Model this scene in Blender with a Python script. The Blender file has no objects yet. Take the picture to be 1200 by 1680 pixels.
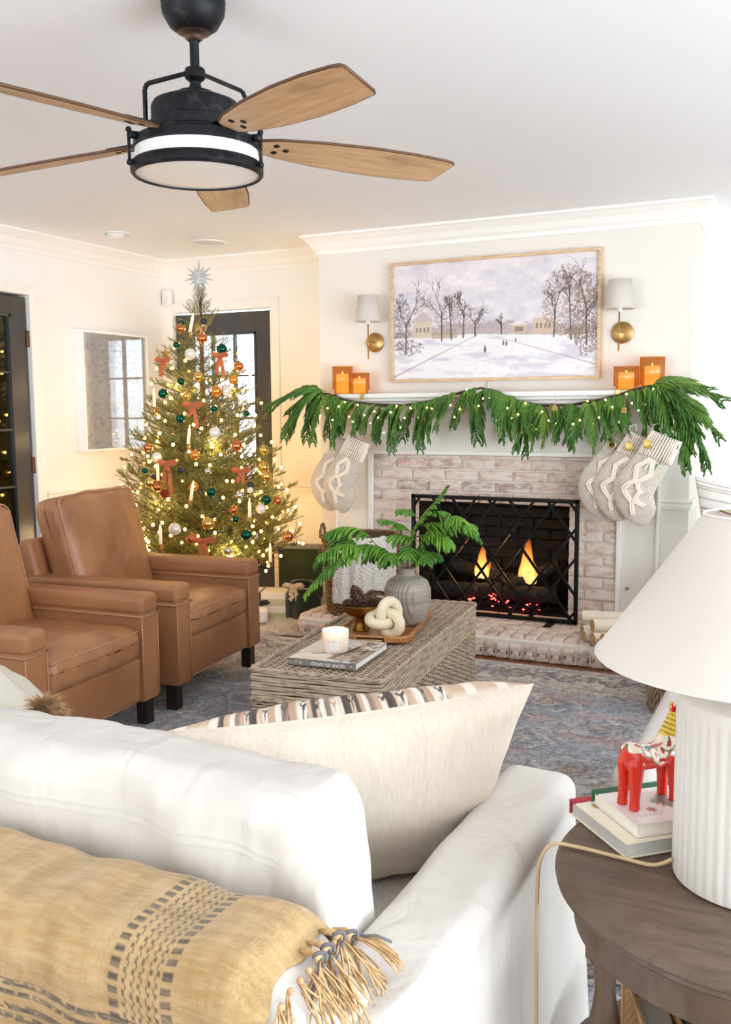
import bpy, math, random
import numpy as np
from mathutils import Vector, Matrix
random.seed(7); rng = np.random.default_rng(7)
S = bpy.context.scene; COL = S.collection; PI = math.pi
R = math.radians
# ------------------------------------------------------------------ camera
def basis(yaw, p, r):
    f = Vector((-math.sin(yaw)*math.cos(p), math.cos(yaw)*math.cos(p), -math.sin(p)))
    rt = Vector((math.cos(yaw), math.sin(yaw), 0)); up = rt.cross(f)
    return rt*math.cos(r)+up*math.sin(r), -rt*math.sin(r)+up*math.cos(r), f
cb = basis(R(25.79), R(6.405), R(-0.45))
cam = bpy.data.cameras.new('camera'); camo = bpy.data.objects.new('camera', cam); COL.objects.link(camo)
m = Matrix.Identity(4)
for i in range(3):
    m[i][0] = cb[0][i]; m[i][1] = cb[1][i]; m[i][2] = -cb[2][i]
m[0][3], m[1][3], m[2][3] = 0, 0, 1.37
camo.matrix_world = m
cam.sensor_fit = 'HORIZONTAL'; cam.sensor_width = 36; cam.lens = 1544.4/1200*36; cam.clip_start = .02
S.camera = camo
# ------------------------------------------------------------------ world and lights
w = bpy.data.worlds.new('world'); S.world = w; w.use_nodes = True
bg = w.node_tree.nodes['Background']; bg.inputs[0].default_value = (.83, .92, 1, 1); bg.inputs[1].default_value = 2.3
def area(name, loc, rot, sx, sy, e, c=(1, 1, 1)):
    l = bpy.data.lights.new(name, 'AREA'); l.shape = 'RECTANGLE'; l.size = sx; l.size_y = sy; l.energy = e; l.color = c
    o = bpy.data.objects.new(name, l); o.location = loc; o.rotation_euler = rot; COL.objects.link(o); return o
area('window_fill_light', (3.4, .9, .8), (0, R(130), 0), 1.5, 3.6, 90, (.84, .93, 1))  # added panel for an unseen right-hand window, tilted up to brighten the ceiling
area('window_fill_light', (-3.2, -5.2, .6), (R(100), 0, 0), 3.4, 1.8, 85, (.88, .94, 1))  # added panel outside the rear opening, fills the camera-facing surfaces and ceiling
S.view_settings.view_transform = 'Standard'; S.view_settings.look = 'None'
S.view_settings.exposure = 0.92; S.view_settings.gamma = 1; S.view_settings.use_curve_mapping = False
S.cycles.max_bounces = 10; S.cycles.diffuse_bounces = 5; S.cycles.transparent_max_bounces = 12
S.cycles.use_denoising = True; S.cycles.sample_clamp_indirect = 6; S.cycles.caustics_reflective = False; S.cycles.caustics_refractive = False
# ------------------------------------------------------------------ materials
def lin(c): return tuple((x/12.92 if x <= .04045 else ((x+.055)/1.055)**2.4) for x in [v/255 for v in c])
MATS = {}
class Mat:
    def __init__(s, name):
        s.m = bpy.data.materials.new(name); s.m.use_nodes = True; s.t = s.m.node_tree; s.b = s.t.nodes['Principled BSDF']; s.co = None
    def n(s, typ, **k):
        x = s.t.nodes.new('ShaderNode'+typ)
        for a, v in k.items(): setattr(x, a, v)
        return x
    def l(s, a, b): s.t.links.new(a, b)
    def obj(s, scale=(1, 1, 1)):
        if s.co is None: s.co = s.n('TexCoord').outputs['Object']
        if scale == (1, 1, 1): return s.co
        mp = s.n('Mapping'); mp.inputs['Scale'].default_value = scale; s.l(s.co, mp.inputs['Vector']); return mp.outputs[0]
    def noise(s, scale, detail=4, st=(1, 1, 1), rough=.5, dist=0):
        x = s.n('TexNoise'); x.inputs['Scale'].default_value = scale; x.inputs['Detail'].default_value = detail
        x.inputs['Roughness'].default_value = rough; x.inputs['Distortion'].default_value = dist
        s.l(s.obj(st), x.inputs['Vector']); return x.outputs['Fac']
    def vor(s, scale, st=(1, 1, 1), feat='F1', out='Distance'):
        x = s.n('TexVoronoi', feature=feat); x.inputs['Scale'].default_value = scale; s.l(s.obj(st), x.inputs['Vector']); return x.outputs[out]
    def wave(s, scale, direc='X', dist=0, st=(1, 1, 1), typ='BANDS'):
        x = s.n('TexWave', wave_type=typ); x.bands_direction = direc; x.inputs['Scale'].default_value = scale; x.inputs['Distortion'].default_value = dist
        s.l(s.obj(st), x.inputs['Vector']); return x.outputs['Fac']
    def ramp(s, fac, stops, interp='LINEAR'):
        x = s.n('ValToRGB'); x.color_ramp.interpolation = interp; e = x.color_ramp.elements
        while len(e) < len(stops): e.new(.5)
        for i, (p, c) in enumerate(stops):
            e[i].position = p; e[i].color = (*(lin(c) if isinstance(c, tuple) else (c, c, c)), 1)
        s.l(fac, x.inputs[0]); return x.outputs[0]
    def mix(s, fac, a, b, mode='MIX'):
        x = s.n('Mix', data_type='RGBA', blend_type=mode)
        for i, v in ((0, fac), (6, a), (7, b)):
            if hasattr(v, 'is_output'): s.l(v, x.inputs[i])
            elif i == 0: x.inputs[0].default_value = v
            else: x.inputs[i].default_value = (*lin(v), 1)
        return x.outputs[2]
    def math(s, op, a, b=0):
        x = s.n('Math', operation=op)
        for i, v in enumerate((a, b)):
            if hasattr(v, 'is_output'): s.l(v, x.inputs[i])
            else: x.inputs[i].default_value = v
        return x.outputs[0]
    def col(s, c):
        if hasattr(c, 'is_output'): s.l(c, s.b.inputs['Base Color'])
        else: s.b.inputs['Base Color'].default_value = (*lin(c), 1)
    def bump(s, h, strength=.3, dist=.002):
        x = s.n('Bump'); x.inputs['Strength'].default_value = strength; x.inputs['Distance'].default_value = dist
        s.l(h, x.inputs['Height'])
        old = s.b.inputs['Normal'].links
        if old: s.l(old[0].from_socket, x.inputs['Normal'])
        s.l(x.outputs[0], s.b.inputs['Normal'])
    def set(s, **k):
        nm = dict(r='Roughness', m='Metallic', coat='Coat Weight', coatr='Coat Roughness', sheen='Sheen Weight', t='Transmission Weight', ior='IOR', sss='Subsurface Weight', spec='Specular IOR Level', a='Alpha', es='Emission Strength')
        for a, v in k.items():
            if a == 'ec': s.b.inputs['Emission Color'].default_value = (*lin(v), 1)
            elif hasattr(v, 'is_output'): s.l(v, s.b.inputs[nm[a]])
            else: s.b.inputs[nm[a]].default_value = v
        return s
def P(name, c, r=.5, n=None, b=None, **k):
    """plain principled; n=(scale, colour2, lo, hi, stretch) blends a second colour by noise; b=(scale,strength,dist,stretch) bump"""
    if name in MATS: return MATS[name]
    q = Mat(name); q.set(r=r, **k)
    if n:
        st = n[4] if len(n) > 4 else (1, 1, 1)
        f = q.ramp(q.noise(n[0], 5, st), [(n[2], 0.), (n[3], 1.)]); q.col(q.mix(f, c, n[1]))
    else: q.col(c)
    if b: q.bump(q.noise(b[0], 4, b[3] if len(b) > 3 else (1, 1, 1)), b[1], b[2])
    MATS[name] = q.m; return q.m
def emit(name, c, e):
    if name in MATS: return MATS[name]
    q = Mat(name); q.col(c); q.set(ec=c, es=e, r=.5); MATS[name] = q.m; return q.m
def pane(name, tint=(255, 255, 255), gl=.08, tr=1.0):
    """architectural glass: fresnel mix of clear and mirror"""
    if name in MATS: return MATS[name]
    q = Mat(name); q.t.nodes.remove(q.b); out = q.t.nodes['Material Output']
    tp = q.n('BsdfTransparent'); tp.inputs[0].default_value = (*lin(tint), 1); g = q.n('BsdfGlossy'); g.inputs['Roughness'].default_value = .01
    lw = q.n('LayerWeight'); lw.inputs[0].default_value = .35
    f = q.math('ADD', q.math('MULTIPLY', lw.outputs['Fresnel'], .8*tr), gl)
    mx = q.n('MixShader'); q.l(f, mx.inputs[0]); q.l(tp.outputs[0], mx.inputs[1]); q.l(g.outputs[0], mx.inputs[2]); q.l(mx.outputs[0], out.inputs[0])
    MATS[name] = q.m; return q.m
WALL = P('wall_paint', (245, 243, 239), .75, b=(220, .05, .0006))
CEIL = P('ceiling_paint', (249, 250, 252), .85)
TRIM = P('white_trim_paint', (247, 244, 239), .38)
MANT = P('mantel_paint', (236, 232, 223), .4)
BLACK = P('black_iron', (18, 18, 19), .5, b=(60, .15, .001), m=.6)
FANMET = P('aged_black_metal', (36, 37, 40), .48, n=(35, (82, 80, 80), .55, .85), m=.75, b=(80, .2, .0008))
BRASS = P('brushed_brass', (186, 150, 92), .32, m=1.0, b=(90, .06, .0005, (1, 1, 12)))
DOORP = P('dark_door_paint', (66, 67, 70), .3, n=(6, (84, 76, 74), .5, .8, (1, 1, .3)))
GLASS = pane('window_glass', (250, 252, 255), .03)
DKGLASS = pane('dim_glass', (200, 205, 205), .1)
# ------------------------------------------------------------------ mesh builder
class MB:
    def __init__(s): s.v = []; s.f = []; s.n = 0; s.mi = []; s.cur = 0
    def add(s, v, f):
        v = np.asarray(v, float).reshape(-1, 3); s.v.append(v); k = s.n
        s.f += [tuple(i+k for i in q) for q in f]; s.mi += [s.cur]*len(f); s.n += len(v); return s
    def box(s, x0, x1, y0, y1, z0, z1, mat=None):
        v = np.array([(x, y, z) for z in (z0, z1) for y in (y0, y1) for x in (x0, x1)], float)
        if mat is not None: v = v @ np.array(mat.to_3x3()).T + np.array(mat.translation)
        return s.add(v, [(0, 2, 3, 1), (4, 5, 7, 6), (0, 1, 5, 4), (2, 6, 7, 3), (0, 4, 6, 2), (1, 3, 7, 5)])
    def bbox(s, x0, x1, y0, y1, z0, z1, r=.003, k=2):
        v, f = rbox(x1-x0, y1-y0, z1-z0, r, k, 1); return s.add(v+np.array([(x0+x1)/2, (y0+y1)/2, (z0+z1)/2]), f)
    def tube(s, pts, rad, sides=6, closed=False, cap=True, jag=0):
        pts = [Vector(p) for p in pts]; n = len(pts); rad = rad if hasattr(rad, '__len__') else [rad]*n
        V = []; F = []; up = None
        for i, p in enumerate(pts):
            a = pts[(i-1) % n] if (closed or i > 0) else p; b = pts[(i+1) % n] if (closed or i < n-1) else p
            t = (b-a).normalized() if (b-a).length > 1e-9 else Vector((0, 0, 1))
            if up is None: up = t.orthogonal().normalized()
            else:
                up = up-t*up.dot(t)
                up = up.normalized() if up.length > 1e-6 else t.orthogonal().normalized()
            q = t.cross(up)
            for j in range(sides):
                an = 2*PI*j/sides; rr = rad[i]*(1+(jag if (i+j) % 2 else -jag))
                V.append(p+up*(math.cos(an)*rr)+q*(math.sin(an)*rr))
        m_ = n if closed else n-1
        for i in range(m_):
            for j in range(sides):
                a = i*sides+j; b = i*sides+(j+1) % sides; c = ((i+1) % n)*sides+(j+1) % sides; d = ((i+1) % n)*sides+j
                F.append((a, b, c, d))
        if cap and not closed: F += [tuple(range(sides-1, -1, -1)), tuple((n-1)*sides+j for j in range(sides))]
        return s.add([tuple(v) for v in V], F)
    def lathe(s, prof, seg=32, c=(0, 0, 0), rib=0, ribn=0, a0=0, a1=2*PI):
        full = abs(a1-a0-2*PI) < 1e-6; ns = seg if full else seg+1; V = []; F = []
        for (r, z) in prof:
            for j in range(ns):
                an = a0+(a1-a0)*j/seg; rr = r*(1+rib*math.cos(ribn*an)) if r > 0 else 0
                V.append((c[0]+rr*math.cos(an), c[1]+rr*math.sin(an), c[2]+z))
        for i in range(len(prof)-1):
            for j in range(seg):
                a = i*ns+j; b = i*ns+(j+1) % ns; F.append((a, b, b+ns, a+ns))
        return s.add(V, F)
    def sheet(s, fn, nu, nv, thick=0):
        V = [fn(i/nu, j/nv) for j in range(nv+1) for i in range(nu+1)]; w_ = nu+1
        F = [(j*w_+i, j*w_+i+1, (j+1)*w_+i+1, (j+1)*w_+i) for j in range(nv) for i in range(nu)]
        return s.add(V, F)
    def sphere(s, c, r, seg=16, rings=10, sq=(1, 1, 1)):
        prof = [(max(math.sin(PI*i/rings), 1e-4)*r, -math.cos(PI*i/rings)*r) for i in range(rings+1)]
        k = s.n; s.lathe(prof, seg); v = s.v[-1]; v *= np.array(sq); v += np.array(c); return s
    def xf(s, mat):
        A = np.array(mat.to_3x3()); t = np.array(mat.translation); s.v = [v @ A.T+t for v in s.v]; return s
    def fn(s, g): s.v = [g(v) for v in s.v]; return s
    def build(s, name, mat, parent=None, smooth=False, loc=None, **tags):
        me = bpy.data.meshes.new(name); V = np.concatenate(s.v) if s.v else np.zeros((0, 3))
        me.from_pydata(V.tolist(), [], s.f)
        for q in (mat if isinstance(mat, (list, tuple)) else [mat]): me.materials.append(q)
        if any(s.mi): me.polygons.foreach_set('material_index', s.mi)
        if smooth:
            me.polygons.foreach_set('use_smooth', [True]*len(me.polygons))
            if smooth == 'auto':
                try: me.set_sharp_from_angle(angle=R(38))
                except Exception: pass
        me.update()
        o = bpy.data.objects.new(name, me); COL.objects.link(o)
        if loc: o.location = loc
        if parent is not None: o.parent = parent
        for a, b in tags.items(): o[a] = b
        return o
_rc = {}
def rbox(sx, sy, sz, r, k=3, n=6):
    """rounded box surface; k segments per corner arc, n interior cells per edge"""
    def ax(L):
        h = L/2; rr = min(r, h*.999); inner = h-rr
        c = [-h+rr*(1-math.cos(a)) if False else -inner-rr*math.tan(PI/4*(1-i/k)) for i, a in enumerate([0]*k)]
        mid = list(np.linspace(-inner, inner, n+1))
        return c+mid+[-q for q in c[::-1]], inner, rr
    A = [ax(L) for L in (sx, sy, sz)]; V = []; F = []; idx = {}
    def vert(p):
        key = (round(p[0], 7), round(p[1], 7), round(p[2], 7))
        if key in idx: return idx[key]
        q = [min(max(p[i], -A[i][1]), A[i][1]) for i in range(3)]; d = [p[i]-q[i] for i in range(3)]
        L = math.sqrt(sum(t*t for t in d)) or 1
        rr = A[0][2]; rr = min(a[2] for a in A)
        V.append([q[i]+d[i]/L*A[i][2] for i in range(3)]); idx[key] = len(V)-1; return len(V)-1
    for a in range(3):
        b, c = (a+1) % 3, (a+2) % 3
        for sgn in (-1, 1):
            h = sgn*(A[a][1]+A[a][2])
            for i in range(len(A[b][0])-1):
                for j in range(len(A[c][0])-1):
                    q = []
                    for (u, v) in ((0, 0), (1, 0), (1, 1), (0, 1)):
                        p = [0, 0, 0]; p[a] = h; p[b] = A[b][0][i+u]; p[c] = A[c][0][j+v]; q.append(vert(p))
                    if sgn < 0: q = q[::-1]
                    if len(set(q)) > 2: F.append(tuple(dict.fromkeys(q)))
    return np.array(V), F
def sm(a, b, x): t = np.clip((x-a)/(b-a), 0, 1); return t*t*(3-2*t)
def wob(v, amp, freq, seed=0):
    """smooth pseudo noise displacement value per vertex"""
    r_ = np.random.default_rng(seed); out = np.zeros(len(v))
    for i in range(7):
        k = r_.normal(size=3)*freq*(1+i*.35); out += np.sin(v @ k+r_.uniform(0, 6.28))/(1+i*.5)
    return out*amp/2.2
def E(name, loc=(0, 0, 0), rz=0, **tags):
    o = bpy.data.objects.new(name, None); o.location = loc; o.rotation_euler = (0, 0, rz); o.empty_display_size = .05
    COL.objects.link(o)
    for a, b in tags.items(): o[a] = b
    return o
def tag(o, label, cat, group=None):
    o['label'] = label; o['category'] = cat
    if group: o['group'] = group
    return o
def thing(name, label, cat, loc=(0, 0, 0), rz=0, group=None): return tag(E(name, loc, rz), label, cat, group)
def struct(o): o['kind'] = 'structure'; return o
def copy_tree(o, parent=None):
    c = o.copy(); COL.objects.link(c)
    if parent is not None: c.parent = parent
    for ch in list(o.children): copy_tree(ch, c)
    return c
def colattr(me_obj, fn):
    """per-vertex colour attribute 'Col' from local coordinates, fn(V)->Nx3 sRGB 0-255"""
    me = me_obj.data; n = len(me.vertices); V = np.empty(n*3); me.vertices.foreach_get('co', V); V = V.reshape(-1, 3)
    c = np.clip(fn(V)/255, 0, 1); c = np.where(c <= .04045, c/12.92, ((c+.055)/1.055)**2.4)
    a = me.color_attributes.new('Col', 'FLOAT_COLOR', 'POINT'); a.data.foreach_set('color', np.concatenate([c, np.ones((n, 1))], 1).ravel())
def CM(name, r=.8, **k):
    q = Mat(name); a = q.n('Attribute', attribute_name='Col'); q.set(r=r, **k); q.col(a.outputs['Color']); q.attr = a.outputs['Color']; return q
# fast value noise on 2D arrays
def vnoise(x, y, seed=0):
    xi = np.floor(x).astype(int); yi = np.floor(y).astype(int); fx = x-xi; fy = y-yi; fx = fx*fx*(3-2*fx); fy = fy*fy*(3-2*fy)
    def h(a, b): return (np.sin(a*127.1+b*311.7+seed*74.7)*43758.5453) % 1
    return (h(xi, yi)*(1-fx)+h(xi+1, yi)*fx)*(1-fy)+(h(xi, yi+1)*(1-fx)+h(xi+1, yi+1)*fx)*fy
def fbm(x, y, o=4, seed=0):
    t = 0; a = .5
    for i in range(o): t = t+a*vnoise(x*2**i, y*2**i, seed+i); a *= .5
    return t
def mixc(a, b, t): return np.asarray(a, float)*(1-t[:, None])+np.asarray(b, float)*t[:, None]
# ================================================================== SETTING
LX, BY, BF, CZ = -4.43, 5.78, 5.39, 2.44        # left wall, back wall, breast front, ceiling
BX0, BX1 = -2.921, -.636
RX, FY = 2.6, -1.6
fl = struct(MB().box(LX-1.2, RX, FY, BY+.3, -.1, -.012).build('floor', P('subfloor_wood', (120, 76, 48), .4)))
q = Mat('floor_wood'); g = q.noise(9, 6, (1, 9, 1), .6); oi = q.n('ObjectInfo')
q.col(q.mix(q.ramp(g, [(.3, 0.), (.7, 1.)]), (112, 62, 34), q.mix(oi.outputs['Random'], (152, 92, 52), (134, 78, 44)))); q.set(r=.28, coat=.3); WOODFL = q.m
pl = None
for r_ in range(15):
    y0 = 4.58+r_*.08
    for c_ in range(7):
        x0 = LX+.02+c_*.95-(r_*.37 % .9)
        a, b = max(x0, LX), min(x0+.948, .9)
        if b-a < .1: continue
        MB().bbox(a, b, y0, y0+.0785, -.014, 0, .0015, 1).build('plank', WOODFL, fl)
struct(MB().box(LX-1.2, RX, FY, BY+.3, CZ, CZ+.1).build('ceiling', CEIL))
b = MB(); b.box(LX, -4.2, FY-.1, FY, 0, CZ); b.box(-1.9, RX, FY-.1, FY, 0, CZ); b.box(-4.2, -1.9, FY-.1, FY, 0, .45); b.box(-4.2, -1.9, FY-.1, FY, 2.2, CZ); struct(b.build('wall_rear_light_block', WALL)); b = MB(); b.box(RX, RX+.1, 4.1, BY+.1, 0, CZ); struct(b.build('wall_right_light_block', WALL))  # both out of view, added to hold light off the sofa and chimney
def wallbox(mb, x0, x1, y0, y1, z0=0, z1=CZ): mb.box(x0, x1, y0, y1, z0, z1)
# left wall with door opening y 3.55..4.40, z<2.05
b = MB(); D1a, D1b, DH = 3.56, 4.40, 2.055
wallbox(b, LX-.12, LX, FY, D1a-.01); wallbox(b, LX-.12, LX, D1b+.01, BY+.12); wallbox(b, LX-.12, LX, D1a-.01, D1b+.01, DH+.01, CZ)
struct(b.build('wall_left', WALL))
# back wall, with door opening
D2a, D2b = -4.35, -3.53
b = MB(); wallbox(b, LX, D2a-.01, BY, BY+.12); wallbox(b, D2b+.01, BX0+.02, BY, BY+.12); wallbox(b, D2a-.01, D2b+.01, BY, BY+.12, DH+.01, CZ)
wallbox(b, BX1-.02, RX, BY, BY+.12)
struct(b.build('wall_back', WALL))
# dim hallway beyond the left door
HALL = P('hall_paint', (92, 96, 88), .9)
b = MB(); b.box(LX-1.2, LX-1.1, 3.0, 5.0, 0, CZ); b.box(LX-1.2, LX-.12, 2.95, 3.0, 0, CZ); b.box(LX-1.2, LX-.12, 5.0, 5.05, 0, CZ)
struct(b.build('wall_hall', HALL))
# chimney breast with firebox opening
FX0, FX1, FZ0, FZ1 = -2.235, -1.285, .131, .80
b = MB()
b.box(BX0, FX0, BF, BY+.1, 0, CZ); b.box(FX1, BX1, BF, BY+.1, 0, CZ); b.box(FX0, FX1, BF, BY+.1, FZ1, CZ)
b.box(FX0, FX1, BF, BY+.1, 0, FZ0)
struct(b.build('wall_chimney', P('chimney_paint', (233, 228, 219), .75, b=(220, .05, .0006))))
def crown(path, name, up=0):
    """profile swept along an axis-aligned path of (x,y) with outward normals given by the left side"""
    prof = [(0, -.115), (.012, -.115), (.016, -.095), (.03, -.08), (.045, -.05), (.075, -.022), (.08, -.018), (.09, -.014), (.09, 0), (0, 0)]
    V = []; n = len(path)
    for i, (x, y) in enumerate(path):
        d0 = Vector(path[i])-Vector(path[i-1]) if i > 0 else Vector(path[1])-Vector(path[0])
        d1 = Vector(path[i+1])-Vector(path[i]) if i < n-1 else d0
        n0 = Vector((d0.y, -d0.x)).normalized(); n1 = Vector((d1.y, -d1.x)).normalized()
        mt = (n0+n1)/(1+n0.dot(n1))
        for (o_, z) in prof: V.append((x+mt.x*o_, y+mt.y*o_, CZ+z))
    k = len(prof); F = [(i*k+j, (i+1)*k+j, (i+1)*k+(j+1) % k, i*k+(j+1) % k) for i in range(n-1) for j in range(k)]
    struct(MB().add(V, F).build(name, TRIM))
crown([(LX, FY), (LX, BY), (BX0, BY), (BX0, BF), (BX1, BF), (BX1, BY), (RX, BY)], 'trim_crown')
def rail(path, name, z, prof):
    V = []; n = len(path)
    for i, (x, y) in enumerate(path):
        d0 = Vector(path[i])-Vector(path[i-1]) if i > 0 else Vector(path[1])-Vector(path[0])
        d1 = Vector(path[i+1])-Vector(path[i]) if i < n-1 else d0
        n0 = Vector((d0.y, -d0.x)).normalized(); n1 = Vector((d1.y, -d1.x)).normalized(); mt = (n0+n1)/(1+n0.dot(n1))
        for (o_, zz) in prof: V.append((x+mt.x*o_, y+mt.y*o_, z+zz))
    k = len(prof); F = [(i*k+j, (i+1)*k+j, (i+1)*k+(j+1) % k, i*k+(j+1) % k) for i in range(n-1) for j in range(k)]
    F += [tuple(range(k)), tuple((n-1)*k+j for j in range(k))[::-1]]
    struct(MB().add(V, F).build(name, TRIM))
RP = [(0, 0), (.022, 0), (.026, -.012), (.016, -.022), (.016, -.038), (.01, -.055), (0, -.055)]
BP = [(0, 0), (.008, 0), (.014, -.015), (.016, -.12), (0, -.12)]
rail([(LX, 4.50), (LX, BY), (D2a-.08, BY)], 'trim_rail', .845, RP)
rail([(D2b+.09, BY), (BX0, BY), (BX0, BF), (-2.776, BF)], 'trim_rail', .825, RP)
rail([(-.80, BF), (BX1, BF), (BX1, BY), (RX, BY)], 'trim_rail', .845, RP)
rail([(LX, 4.50), (LX, BY)], 'baseboard_left', .12, BP)
rail([(D2b+.09, BY), (BX0, BY), (BX0, BF)], 'baseboard_back', .12, BP)
def frame_panel(x0, x1, z0, z1, y):   # raised wainscot moulding on the back wall
    b = MB(); t = .022
    for a in ((x0, x1, z0, z0+t), (x0, x1, z1-t, z1), (x0, x0+t, z0+t, z1-t), (x1-t, x1, z0+t, z1-t)): b.bbox(a[0], a[1], y-.012, y, a[2], a[3], .004, 2)
    struct(b.build('trim_panel', TRIM, smooth='auto'))
frame_panel(D2b+.17, BX0-.08, .22, .72, BY)
# ---- casings and doors
def casing(name, horizontal_axis, a, b_, wallc, sgn, zt):
    mb = MB(); t = .07; d = .02
    for (p0, p1, z0, z1) in ((a-t, a, 0, zt+t), (b_, b_+t, 0, zt+t), (a, b_, zt, zt+t)):
        if horizontal_axis == 'x': mb.bbox(p0, p1, min(wallc, wallc+sgn*d), max(wallc, wallc+sgn*d), z0, z1, .005, 2)
        else: mb.bbox(min(wallc, wallc+sgn*d), max(wallc, wallc+sgn*d), p0, p1, z0, z1, .005, 2)
    struct(mb.build(name, TRIM, smooth='auto'))
casing('trim_door', 'x', D2a-.01, D2b+.01, BY, -1, DH+.01)
casing('trim_door', 'y', D1a-.01, D1b+.01, LX, 1, DH+.01)
def french(name, L, rows, cols, stile, top, gz0, glass, hinges, knob=True):
    """door leaf of length L along +x, thickness along y (centred on 0)"""
    d = struct(E(name)); b = MB(); H = DH-.005; gz1 = H-top; w_ = L-2*stile; th = .02
    for a in ((0, stile, 0.01, H), (L-stile, L, .01, H), (stile, L-stile, gz1, H), (stile, L-stile, .01, gz0)): b.bbox(a[0], a[1], -th, th, a[2], a[3], .002, 1)
    b.build('door_frame', DOORP, d)
    for a in ((stile, stile+.015, gz0, gz1), (L-stile-.015, L-stile, gz0, gz1), (stile, L-stile, gz1-.015, gz1), (stile, L-stile, gz0, gz0+.015)):
        MB().box(a[0], a[1], -.026, .026, a[2], a[3]).build('glazing_bead', DOORP, d)
    for c in range(1, cols): MB().bbox(stile+w_*c/cols-.007, stile+w_*c/cols+.007, -.019, .019, gz0, gz1, .004, 2).build('muntin', DOORP, d)
    for r_ in range(1, rows):
        z = gz0+(gz1-gz0)*r_/rows; MB().bbox(stile, L-stile, -.0185, .0185, z-.007, z+.007, .004, 2).build('muntin', DOORP, d)
    for c in range(cols):
        for r_ in range(rows):
            x0 = stile+w_*c/cols; x1 = stile+w_*(c+1)/cols; z0 = gz0+(gz1-gz0)*r_/rows; z1 = gz0+(gz1-gz0)*(r_+1)/rows
            MB().box(x0+.007, x1-.007, -.002, .002, z0+.007, z1-.007).build('pane', glass, d)
    for (x, z, s_) in hinges: MB().bbox(x-.012, x+.012, s_*.02-.012, s_*.02+.012, z-.05, z+.05, .004, 2).build('hinge', P('old_bronze', (120, 84, 52), .4, m=.9), d, True)
    return d
d2 = french('door_2', D2b-D2a, 5, 3, .125, .145, .37, GLASS, []); d2.location = (D2a, BY+.03, 0)
kb = MB(); kb.lathe([(0, 0), (.026, 0), (.026, .006), (.01, .01), (.01, .035), (.024, .042), (.028, .055), (.02, .068), (0, .07)], 20); kb.xf(Matrix.Rotation(R(90), 4, 'X'))
kb.build('knob', BRASS, d2, True, (D2b-D2a-.06, -.02, .98))
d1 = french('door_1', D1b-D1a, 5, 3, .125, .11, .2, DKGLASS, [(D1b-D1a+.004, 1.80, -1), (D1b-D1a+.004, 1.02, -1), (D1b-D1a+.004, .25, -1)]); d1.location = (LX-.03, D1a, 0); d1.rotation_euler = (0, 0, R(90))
# garden light beyond the back door is the world; ground outside
struct(MB().box(-6, -2.9, BY+.3, BY+4, -.12, -.06).build('ground_outside', P('patio', (190, 190, 188), .9)))
# ---- sensor, switches, ceiling speakers
t = thing('motion_sensor', 'small white motion sensor box high in the corner above the Christmas tree', 'sensor', (-4.385, BY-.04, 2.175))
MB().bbox(-.036, .036, -.028, .028, -.06, .06, .018, 4).build('sensor_body', P('white_plastic', (240, 240, 238), .35), t, True)
MB().bbox(-.026, .026, -.033, -.027, -.045, .01, .006, 2).build('sensor_lens', P('frosted_plastic', (226, 226, 226), .5), t, True)
t = thing('switch_plate', 'cream double light switch plate on the wall between back door and chimney', 'switch', (-3.372, BY, 1.34))
MB().bbox(-.04, .04, -.006, 0, -.06, .06, .003, 2).build('plate', P('ivory_plastic', (243, 233, 214), .4), t, True)
for x in (-.018, .018): MB().bbox(x-.008, x+.008, -.010, -.004, -.032, .032, .002, 1).build('switch_rocker', P('ivory_plastic', (243, 233, 214), .4), t)
t = thing('ceiling_light', 'recessed eyeball ceiling light with a dark slot, left of the tree top', 'light', (-3.96, 4.70, CZ))
MB().lathe([(.095, -.001), (.097, -.006), (.085, -.010), (.07, -.006), (.066, 0), (.066, -.004), (.0001, -.003)], 40).build('trim_ring', P('white_enamel', (240, 240, 238), .4), t, True)
b = MB(); b.lathe([(.0001, -.035), (.03, -.03), (.05, -.015), (.056, 0)], 32); b.xf(Matrix.Rotation(R(-8), 4, 'Y')); b.build('eyeball', P('white_enamel', (240, 240, 238), .4), t, True)
b = MB(); b.lathe([(.057, -.002), (.066, -.005), (.066, -.0045), (.057, -.0015)], 30, a0=R(200), a1=R(340)); b.build('slot', BLACK, t)
t = thing('ceiling_speaker', 'round white perforated ceiling speaker above the Christmas tree', 'speaker', (-3.64, 5.22, CZ))
MB().lathe([(.118, -.001), (.118, -.007), (.108, -.011), (.10, -.007), (.1, -.005)], 48).build('trim_ring', P('white_enamel', (240, 240, 238), .4), t, True)
MB().lathe([(.1, -.006), (.0001, -.008)], 48).build('grille', P('speaker_mesh', (236, 236, 236), .7, b=(900, .5, .001)), t)
# ================================================================== FIREPLACE
q = Mat('whitewashed_brick'); oi = q.n('ObjectInfo'); rnd = oi.outputs['Random']; loc = oi.outputs['Location']
add = q.n('VectorMath', operation='ADD'); q.l(q.obj(), add.inputs[0]); q.l(loc, add.inputs[1]); q.co = add.outputs[0]
basec = q.mix(q.ramp(q.noise(60, 4), [(.35, 0.), (.7, 1.)]), (210, 172, 154), (184, 132, 112))
basec = q.mix(q.ramp(rnd, [(.82, 0.), (.92, 1.)]), basec, (158, 128, 112))
wash = q.ramp(q.noise(14, 6, (1, 1, 2.2), .62), [(.36, 1.), (.62, 0.)])
wash = q.math('ADD', wash, q.math('MULTIPLY', q.math('SUBTRACT', rnd, .45), -.35))
wash = q.math('MINIMUM', q.math('MAXIMUM', q.math('ADD', wash, .30), .12), .92)
q.col(q.mix(wash, basec, (232, 219, 207))); q.set(r=.85); q.bump(q.noise(70, 5), .6, .002); q.bump(q.noise(260, 3), .3, .001); BRICK = q.m
MORTAR = P('whitewashed_mortar', (234, 224, 212), .9, b=(150, .5, .002))
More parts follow.
